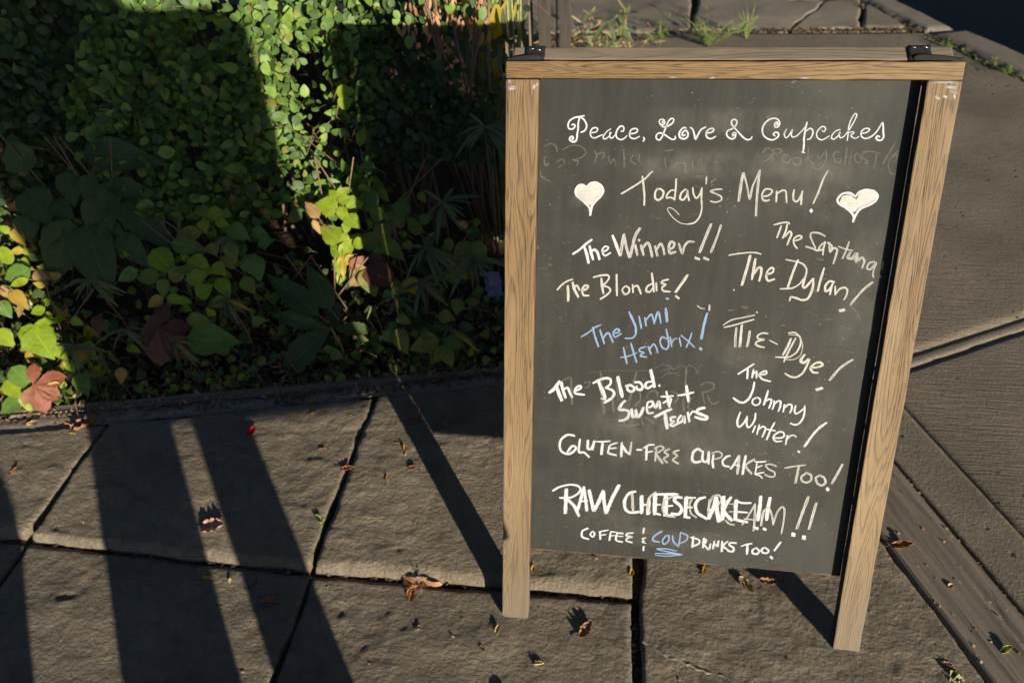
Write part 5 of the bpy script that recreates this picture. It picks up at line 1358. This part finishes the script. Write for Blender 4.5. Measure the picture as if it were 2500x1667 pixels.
weed(.60, 3.12, 170, .15, 'low bright green feathery weed in the crack behind the sign', WL, spread=.28, Ls=(.018, .042))
weed(.36, 3.12, 60, .12, 'small dark weed left of the bright green feathery weed', WL, spread=.13, Ls=(.015, .035))
weed(.80, 3.22, 70, .16, 'thin bright green weed right of the feathery weed', WL, spread=.10, Ls=(.012, .03))
weed(1.86, 2.84, 27, .035, 'patch of small green weeds in the gap behind the near kerb stone', WL, spread=.13, Ls=(.012, .03))
weed(1.72, 3.10, 18, .03, 'smaller patch of green weeds further along the kerb gap', WL, spread=.10, Ls=(.012, .028))
weed(.868, -.040, 54, .006, 'yellow-green weed in the gap beside the timber beam at the bottom right', OV['pale'], spread=.040, Ls=(.014, .030), lw=.8, z0=-.016)
root = empty('dry_grass_clump', (.02, 2.75, 0)); tag(root, 'clump of dry straw-coloured grass and dead stalks beside the fence', 'grass'); r = np.random.default_rng(8); n = 520
P = np.stack([r.normal(-.02, .13, n), r.normal(2.72, .22, n), r.uniform(0, .12, n)], 1); D = np.stack([r.normal(0, .6, n), r.normal(-.2, .6, n), r.uniform(-.1, 1, n)], 1); N = np.stack([r.normal(0, 1, n), -1 + 0 * r.random(n), .3 + r.random(n)], 1)
o = leaf_cloud('grass_blades', STRAWL, P, D, N, r.uniform(.03, .11, n), root, ML['straw'], r.uniform(.6, 2.2, n)); o['kind'] = 'stuff'
n = 240; P = np.stack([r.normal(.0, .16, n), r.normal(2.75, .25, n), r.uniform(.0, .10, n)], 1); o = leaf_cloud('dead_leaves', DRYL, P, r.normal(0, 1, (n, 3)), np.stack([r.normal(0, .5, n), -.5 + 0 * r.random(n), 1 + 0 * r.random(n)], 1), r.uniform(.02, .05, n), root, ML['dry']); o['kind'] = 'stuff'
# moss and debris in the joints
def joint_fill(name, pts, n, spread, z, sizes, mat, me=None):
    P = []; r = np.random.default_rng(len(pts) * 7 + n); pts = np.array(pts)
    for _ in range(n):
        f_ = r.random() * (len(pts) - 1); k = min(int(f_), len(pts) - 2); p = pts[k] + (pts[k + 1] - pts[k]) * (f_ - k); P.append((p[0] + r.normal(0, spread), p[1] + r.normal(0, spread), z + r.random() * .004))
    P = np.array(P); k = len(P); o = leaf_cloud(name, me or OV['tan'], P, r.normal(0, 1, (k, 3)) * [1, 1, .35], np.array([[0, -.2, 1.]]) + r.normal(0, .3, (k, 3)), r.uniform(*sizes, k), None, mat); tag(o, kind='stuff')
joint_fill('joint_debris', [(-1.13, .07), (-.43, .055)], 120, .003, -.012, (.003, .010), M_LITTER); joint_fill('joint_debris', [(-.42, .06), (.27, .072)], 150, .003, -.011, (.003, .011), M_LITTER)
joint_fill('joint_debris', [(-.43, .08), (-.43, .55)], 160, .005, -.011, (.003, .009), M_LITTER); joint_fill('joint_debris', [(.272, .5), (.274, -.6)], 170, .003, -.013, (.003, .009), M_LITTER)
joint_fill('joint_moss', [(beamx(1.2) + .172, 1.2), (beamx(-.5) + .172, -.5)], 900, .003, -.010, (.003, .010), M_LITTER); joint_fill('joint_moss', [(beamx(.35) - .006, .35), (beamx(-.5) - .006, -.5)], 420, .004, -.012, (.003, .011), M_MOSS)
joint_fill('joint_moss', [(kx(3.27) - .02, 3.27), (kx(2.3) - .02, 2.3)], 700, .007, -.004, (.004, .016), M_MOSS); joint_fill('joint_debris', [(.9, 3.315), (1.64, 3.33)], 500, .012, .0, (.005, .02), M_LITTER)
joint_fill('joint_debris', [(.35, 3.315), (.9, 3.315)], 160, .008, .0, (.005, .02), M_LITTER); joint_fill('joint_debris', [(1.40, 3.75), (1.66, 3.32)], 200, .01, .0, (.005, .02), M_LITTER)

joint_fill('edging_debris', [(-1.45, .395), (-.75, .535), (-.43, .615), (-.1, .70)], 520, .010, .006, (.004, .016), M_LITTER); joint_fill('edging_debris', [(-1.4, .44), (-.9, .53), (-.43, .655), (-.1, .72)], 260, .012, .010, (.008, .024), ML['dry'], DRYL)

# ------------------------------------------------------------------ fallen leaves, each its own thing
def fallen(x, y, L, ang, tone, lab, w=.5, lift=.010, curl=.35, fold=.5, roll=0.0, stalk=True):
    """a curled dead leaf lying on the stones; sides and tip bend up"""
    curl *= .6; L *= .92
    bm = bmesh.new(); n = 12; m = 6; G = []
    for i in range(n + 1):
        t_ = i / n; hw = w * .5 * max(.02, math.sin(math.pi * t_ ** .8)) ** .75 * (1 + .10 * math.sin(i * 2.7 + L * 900)); row_ = []
        for j in range(-m, m + 1):
            s = j / m; yy = hw * s * math.cos(fold * abs(s)); zz = fold * hw * s * s * 1.1 + curl * (t_ - .45) ** 2 + .03 * math.sin(s * 7 + t_ * 9) + roll * s * hw
            zz += .035 * math.sin(i * 1.9 + L * 700) * math.sin(j * 1.3 + L * 300) * (1 + abs(s)); row_.append(bm.verts.new((t_ * L - L / 2, yy * L, zz * L)))
        G.append(row_)
    for i in range(n):
        for j in range(2 * m): bm.faces.new((G[i][j], G[i + 1][j], G[i + 1][j + 1], G[i][j + 1]))
    me = bpy.data.meshes.new('fallen_leaf'); bm.to_mesh(me); bm.free(); me.polygons.foreach_set('use_smooth', [True] * len(me.polygons)); me.materials.append(FL[tone])
    ul = me.uv_layers.new(name='UVMap'); co = np.array([v.co[:] for v in me.vertices]); li = np.zeros(len(me.loops), dtype=np.int32); me.loops.foreach_get('vertex_index', li)
    ul.data.foreach_set('uv', np.stack([co[li, 0] / L + .5, co[li, 1] / (L * w * .5 + 1e-6)], 1).astype(np.float32).ravel())
    zmin = min(v.co.z for v in me.vertices)
    root = bpy.data.objects.new('fallen_leaf', me); COL.objects.link(root); root.location = (x, y, gz(x, y) - zmin - .0008); root.rotation_euler = (random.gauss(0, .10), random.gauss(-.10, .10), math.radians(ang))
    tag(root, lab, 'leaf', 'leaves fallen on the pavement')
    if stalk and L > .02:
        v, f = tubes([([Vector((-L / 2, 0, curl * .2 * L)), Vector((-L * .62, L * .03, curl * .25 * L)), Vector((-L * .76, L * .08, curl * .2 * L + .001))], .0007)], 4); mesh_obj('leaf_stalk', v, f, M_TWIG, root)
from mathutils.bvhtree import BVHTree
_v = []; _f = []
for _o in list(COL.objects):
    if _o.type == 'MESH' and _o.name.split('.')[0] in ('paving_stone', 'mortar_strip', 'timber_beam', 'bed_edging', 'pavement'):
        k = len(_v); M = (_o.parent.matrix_basis if _o.parent else Matrix()) @ _o.matrix_basis; _v += [M @ v.co for v in _o.data.vertices]; _f += [tuple(i + k for i in p.vertices) for p in _o.data.polygons]
TREE = BVHTree.FromPolygons(_v, _f)
def ground_at(x, y):
    h = TREE.ray_cast(Vector((x, y, .5)), Vector((0, 0, -1))); return h[0].z if h[0] else -.01
def gz(x, y): return max(ground_at(x, y), ground_at(x + .008, y + .004), ground_at(x - .008, y - .004))
FL = {'brown': mat_leaf('fallen_brown', [(0, (.26, .12, .055)), (1, (.24, .13, .07))], .7, .12), 'pink': mat_leaf('fallen_pink', [(0, (.48, .27, .20)), (1, (.46, .25, .18))], .7, .15), 'gold': mat_leaf('fallen_gold', [(0, (.62, .38, .06)), (1, (.58, .34, .05))], .6, .2),
      'straw': mat_leaf('fallen_straw', [(0, (.55, .42, .20)), (1, (.52, .38, .16))], .7, .15), 'green': mat_leaf('fallen_green', [(0, (.35, .40, .10)), (1, (.36, .38, .09))], .6, .2), 'red': mat_leaf('fallen_red', [(0, (.50, .01, .015)), (1, (.45, .01, .01))], .5, .2), 'orange': mat_leaf('fallen_orange', [(0, (.40, .16, .05)), (1, (.38, .15, .05))], .7, .15)}
for a in [(-.694, .135, .060, 15, 'pink', 'pinkish curled leaf on the flagstone, in the thin strip of sun between two shadow bands', .80, .012, .5, .42), (-.662, .022, .024, 10, 'gold', 'small golden leaf below the pinkish one in the thin strip of sun', .45, .004, .3, .6),
          (-.719, .425, .036, 70, 'red', 'bright red leaf on the flagstone at the edge of the shadow near the bed', .75, .010, .4, .5), (-1.187, .412, .082, 40, 'brown', 'big crumpled brown leaf against the edging board at the left', .62, .012, .5, .7), (-1.235, .405, .040, -20, 'orange', 'small rust-coloured leaf just left of the big crumpled brown one', .5, .008, .5, .7),
          (-1.345, .405, .026, 60, 'straw', 'small pale curled leaf near the left edge below the edging board', .5, .006, .5, .8), (-1.20, .375, .020, 5, 'straw', 'pale yellowish leaf scrap below the big crumpled brown leaf', .5, .003), (-1.28, .245, .022, 80, 'orange', 'little orange leaf alone on the left flagstone', .5, .005, .5, .7),
          (.172, -.008, .046, 60, 'brown', 'brown curled leaf right of the left leg of the sign, nearest the bottom', .55, .014, .55, .5), (.040, .040, .020, 5, 'gold', 'golden leaf lying in the joint just right of the left leg of the sign', .5, .004, .3, .8), (.052, .110, .018, 85, 'gold', 'tiny pale leaf above the joint right of the left leg of the sign', .6, .004),
          (-.303, .402, .030, 110, 'gold', 'golden upright leaf left of the wide leg shadow of the sign', .35, .010, .6, .8), (-.325, .415, .018, 160, 'pink', 'pink scrap touching the golden upright leaf', .4, .004), (-.322, .305, .022, 100, 'gold', 'pale golden leaf halfway up the middle flagstone', .4, .008, .6, .8),
          (-.270, .345, .022, 20, 'brown', 'brown leaf half inside the leg shadow of the sign', .6, .004), (-.20, .030, .040, -75, 'orange', 'thin orange-brown leaf below the joint left of the sign', .55, .004, .2, .3), (-.452, .180, .034, 140, 'green', 'yellow-green crumpled leaf on the wide joint between two flagstones', .6, .008, .5, .8),
          (-.43, .33, .034, 10, 'orange', 'rusty leaf wedged in the upper part of the wide joint', .5, .010, .5, .6), (-.605, .017, .022, -60, 'straw', 'dull yellow leaf in the long joint in the shade', .5, .004), (-.50, -.02, .045, 20, 'brown', 'dark brown leaf in the shade where the joints cross', .6, .005), (-.555, .02, .03, 60, 'brown', 'dark leaf in the shade just left of the crossing joints', .5, .005),
          (.836, .250, .052, 5, 'orange', 'brown leaf lying on the timber beam beside the right leg of the sign', .42, .010, .35, .5), (.857, -.005, .022, -10, 'pink', 'small pinkish leaf on the stone between the right leg and the beam', .4, .005), (.911, .162, .016, 40, 'straw', 'round straw-coloured scrap in the middle of the timber beam', .9, .006), (.975, .035, .030, 30, 'green', 'pale green torn leaf low on the timber beam', .6, .006, .4, .8),
          (.500, .122, .050, -55, 'straw', 'tan leaf half in the leg shadow below the board', .45, .010, .3, .3), (.545, .135, .045, 0, 'brown', 'brown leaf in the shadow between the tan leaf and the right leg', .4, .010, .4, .6), (.415, .150, .026, 80, 'gold', 'orange-gold leaf standing up below the bottom edge of the board', .45, .012, .5, .6),
          (.262, .118, .020, 80, 'gold', 'golden leaf stuck in the upright joint below the board', .6, .006), (-.168, -.042, .018, 60, 'straw', 'small straw leaf left of the left foot of the sign', .45, .008, .5, .6), (-.115, -.165, .020, 30, 'orange', 'orange leaf scrap near the bottom edge left of the sign', .45, .005), (-.005, -.028, .022, 80, 'straw', 'pale scrap tucked behind the left foot of the sign', .6, .004),
          (.015, -.145, .028, 20, 'gold', 'yellow crumpled leaf near the bottom edge below the left leg', .6, .006, .4, .8), (-.03, -.070, .018, -40, 'brown', 'tiny reddish leaf below and left of the left foot', .5, .004), (.085, -.088, .022, 10, 'straw', 'straw-coloured curled scrap below the brown curled leaf', .6, .006, .4, .9), (-.21, .35, .032, 30, 'brown', 'dull brown leaf stuck flat on the stone right of the leg shadow', .7, .001, .1, .1),
          (-.30, .50, .05, 40, 'brown', 'brown leaf in the shade of the sign near the edging', .55, .010, .4, .5), (-.22, .49, .028, -30, 'orange', 'orange-brown leaf in the shade of the sign right of the brown one', .5, .006), (-.60, .548, .030, 5, 'gold', 'thin golden leaf on the mortar by the bed', .3, .004), (-.575, .505, .028, 30, 'gold', 'golden twisted leaf just below the mortar by the bed', .3, .008, .6, .8),
          (-.515, .385, .022, 10, 'pink', 'pink twisted scrap on the left-middle flagstone', .35, .006), (-.475, .50, .012, 0, 'gold', 'tiny yellow crumb on the mortar by the bed', .8, .004), (-.455, .575, .012, 60, 'gold', 'tiny yellow flower crumb above the mortar', .8, .004)]:
    fallen(*a)
root = empty('leaf_tangle', (-.185, .050, .0)); tag(root, 'tangle of brown dead leaf and stalks caught in the joint left of the sign', 'leaf debris')
for k in range(9): leaf_obj(DRYL, (-.185 + random.gauss(0, .014), .052 + random.gauss(0, .005), .004 + random.random() * .012), (random.gauss(0, 1), random.gauss(0, .5), random.gauss(.3, .4)), (random.gauss(0, .5), -.5, .8), random.uniform(.016, .034), root, 1.3)
v, f = tubes([([Vector((-.215, .040, .004)), Vector((-.195, .042, .010)), Vector((-.17, .055, .012)), Vector((-.14, .052, .006))], .0013)] + [([Vector((-.185 + random.gauss(0, .01), .05, .004)), Vector((-.185 + random.gauss(0, .016), .055, .024 + random.random() * .01))], .0006) for _ in range(7)], 5); o = mesh_obj('stalk', v, f, FL['orange'], root, smooth=True); o.location = -root.location
# grit and crumbs on the stones
r = np.random.default_rng(4); n = 620; x = r.uniform(-1.6, 1.05, n); y = r.uniform(-.25, .62, n); keep = (y < .45 + .2 * x) & (x < beamx(y)); x, y = x[keep], y[keep]; n = len(x)
P = np.stack([x, y, np.array([ground_at(a_, b_) for a_, b_ in zip(x, y)]) + r.random(n) * .002], 1); o = leaf_cloud('pavement_crumbs', DRYL, P, r.normal(0, 1, (n, 3)) * [1, 1, .25], np.array([[0, 0, 1.]]) + r.normal(0, .4, (n, 3)), r.uniform(.002, .010, n), None, ML['dry']); tag(o, kind='stuff')
n = 130; y = r.uniform(-.3, 1.0, n); x = beamx(y) + r.uniform(0, .17, n); P = np.stack([x, y, .004 + r.random(n) * .001], 1); o = leaf_cloud('beam_crumbs', OV['tan'], P, r.normal(0, 1, (n, 3)) * [1, 1, .25], np.array([[0, 0, 1.]]) + r.normal(0, .4, (n, 3)), r.uniform(.002, .007, n), None, ML['straw']); tag(o, kind='stuff')

# ------------------------------------------------------------------ what casts the long shadows: the photographer, an unseen bag-shaped caster and an added car
SH = Vector((SUN.x, SUN.y)).normalized(); E1 = Vector((-SH.y, SH.x)); TAN = SUN.z / math.hypot(SUN.x, SUN.y)
PC = Vector((.26, -.95)); E0 = PC.dot(E1)
def bodypt(s, h, d=0):     # s across the light, h height, d towards the sun
    q = PC + E1 * (s - E0) + SH * d; return Vector((q.x, q.y, h))
def loft(secs, n=28, hem=False):
    """secs: (h, s_left, s_right, depth half, d centre)"""
    V = []; F = []
    for h, a, b, dh, dc in secs:
        c = (a + b) / 2; w = (b - a) / 2
        for k in range(n):
            t_ = 2 * math.pi * k / n; ct, st = math.cos(t_), math.sin(t_); e = .75
            sx = w * math.copysign(abs(ct) ** e, ct); V.append(bodypt(c + sx, h + (-.115 * sx if hem and h < .44 else 0), dc + dh * math.copysign(abs(st) ** e, st)))
    for i in range(len(secs) - 1):
        for k in range(n): a0 = i * n + k; a1 = i * n + (k + 1) % n; F.append((a0, a1, a1 + n, a0 + n))
    F.append(tuple(reversed(range(n)))); F.append(tuple((len(secs) - 1) * n + k for k in range(n))); return V, F
person = empty('person', (.30, -.95, 0)); tag(person, 'person in a long dark coat and jeans whose shadow falls across the flagstones', 'person')
def ppart(name, secs, mat):
    v, f = loft(secs, hem=(name == 'coat')); v = [p - person.location for p in v]; return mesh_obj(name, v, f, mat, person, smooth=True)
BODY = [(.01, -.415, -.325, .13, -.03), (.06, -.43, -.31, .07, 0), (.22, -.445, -.312, .065, 0), (.44, -.425, -.292, .085, 0), (.80, -.50, -.26, .11, 0)]
ppart('leg', BODY, M_DENIM)
ppart('leg', [(.01, -.64, -.53, .13, -.03), (.06, -.66, -.52, .07, 0), (.27, -.708, -.498, .07, 0), (.45, -.672, -.470, .09, 0), (.80, -.64, -.36, .11, 0)], M_DENIM)
ppart('coat', [(.430, -.655, .060, .10, .0), (.50, -.628, .062, .11, 0), (.70, -.622, .045, .12, 0), (.88, -.635, .05, .12, 0), (1.05, -.65, .070, .12, .01), (1.20, -.655, .085, .11, .02), (1.31, -.64, .10, .10, .02), (1.362, -.63, .06, .09, .02), (1.392, -.60, -.12, .08, .02), (1.42, -.52, -.17, .07, .02), (1.50, -.51, -.168, .07, .04)], M_COAT)
ppart('head', [(1.44, -.40, -.28, .06, .02), (1.48, -.43, -.25, .09, .02), (1.54, -.445, -.235, .105, .02), (1.62, -.445, -.235, .105, .02), (1.68, -.41, -.27, .08, .02), (1.71, -.36, -.32, .03, .02)], M_SKIN)
ppart('hood', [(1.42, -.51, -.170, .06, .06), (1.50, -.52, -.165, .09, .07), (1.60, -.50, -.18, .10, .07), (1.70, -.44, -.24, .09, .06), (1.745, -.36, -.32, .04, .05)], M_COAT)
v, f = loft([(.0, -1.22, -.865, .08, 0), (.02, -1.23, -.858, .09, 0), (.28, -1.22, -.860, .09, 0), (.41, -1.20, -.855, .085, 0), (.445, -1.18, -.875, .07, 0)]); bag = mesh_obj('stand_in_bag', v, f, M_BAG, smooth=True); tag(bag, 'unseen bag-shaped stand-in left of the person, casting the far-left shadow', 'bag')  # unseen caster, given a bag's shape to fit the far-left shadow
v, f = tubes([([bodypt(-1.12, .43), bodypt(-1.12, .49), bodypt(-1.05, .51), bodypt(-.98, .49), bodypt(-.98, .43)], .008)], 6); mesh_obj('handle', v, f, M_BAG, bag, smooth=True)
# unseen car added to shade the road beside the kerb
K = Vector((-.41, .912)).normalized(); KN = Vector((K.y, -K.x))
car = empty('shade_car', (kx(1.0) + .5, 1.0, -.13)); tag(car, 'car added out of view beyond the right edge to shade the road', 'car')
def cpt(a, b, h): q = Vector((kx(2.2), 2.2)) - K * (a + 1.25) + KN * (b + 1.15); return Vector((q.x, q.y, h - .13)) - car.location
def cloft(name, secs, mat, smooth=True):
    V = []; F = []
    for a, prof in secs: V += [cpt(a, b, h) for b, h in prof]
    n = len(secs[0][1])
    for i in range(len(secs) - 1):
        for k in range(n): a0 = i * n + k; a1 = i * n + (k + 1) % n; F.append((a0, a1, a1 + n, a0 + n))
    F.append(tuple(reversed(range(n)))); F.append(tuple((len(secs) - 1) * n + k for k in range(n))); return mesh_obj(name, V, F, mat, car, smooth=smooth)
def cs(w, h0, h1): c = 1.05; return [(c - w, h0), (c + w, h0), (c + w + .02, (h0 + h1) / 2), (c + w - .05, h1), (c - w + .05, h1), (c - w - .02, (h0 + h1) / 2)]
cloft('body', [(0, cs(.60, .40, .62)), (.15, cs(.78, .24, .72)), (.9, cs(.86, .20, .86)), (1.5, cs(.88, .18, .92)), (3.4, cs(.88, .18, .95)), (4.1, cs(.86, .20, .92)), (4.45, cs(.76, .26, .84)), (4.55, cs(.66, .38, .70))], M_CARP)
cloft('cabin', [(1.3, cs(.78, .88, .90)), (1.95, cs(.68, .88, 1.36)), (2.9, cs(.68, .88, 1.44)), (3.5, cs(.68, .88, 1.38)), (4.15, cs(.74, .88, .92))], M_GLASS)
for a in (.95, 3.65):
    for b in (.20, 1.90):
        for nm, r_, w_, mt in (('wheel', .32, .10, M_TYRE), ('rim', .2, .112, M_RIM)):
            V = []; F = []; n = 24
            for sgn in (-1, 1): V += [cpt(a + math.cos(6.283 * k / n) * r_, b + sgn * w_, .32 + math.sin(6.283 * k / n) * r_) for k in range(n)]
            F = [(k, (k + 1) % n, n + (k + 1) % n, n + k) for k in range(n)] + [tuple(reversed(range(n))), tuple(range(n, 2 * n))]; mesh_obj(nm, V, F, mt, car)
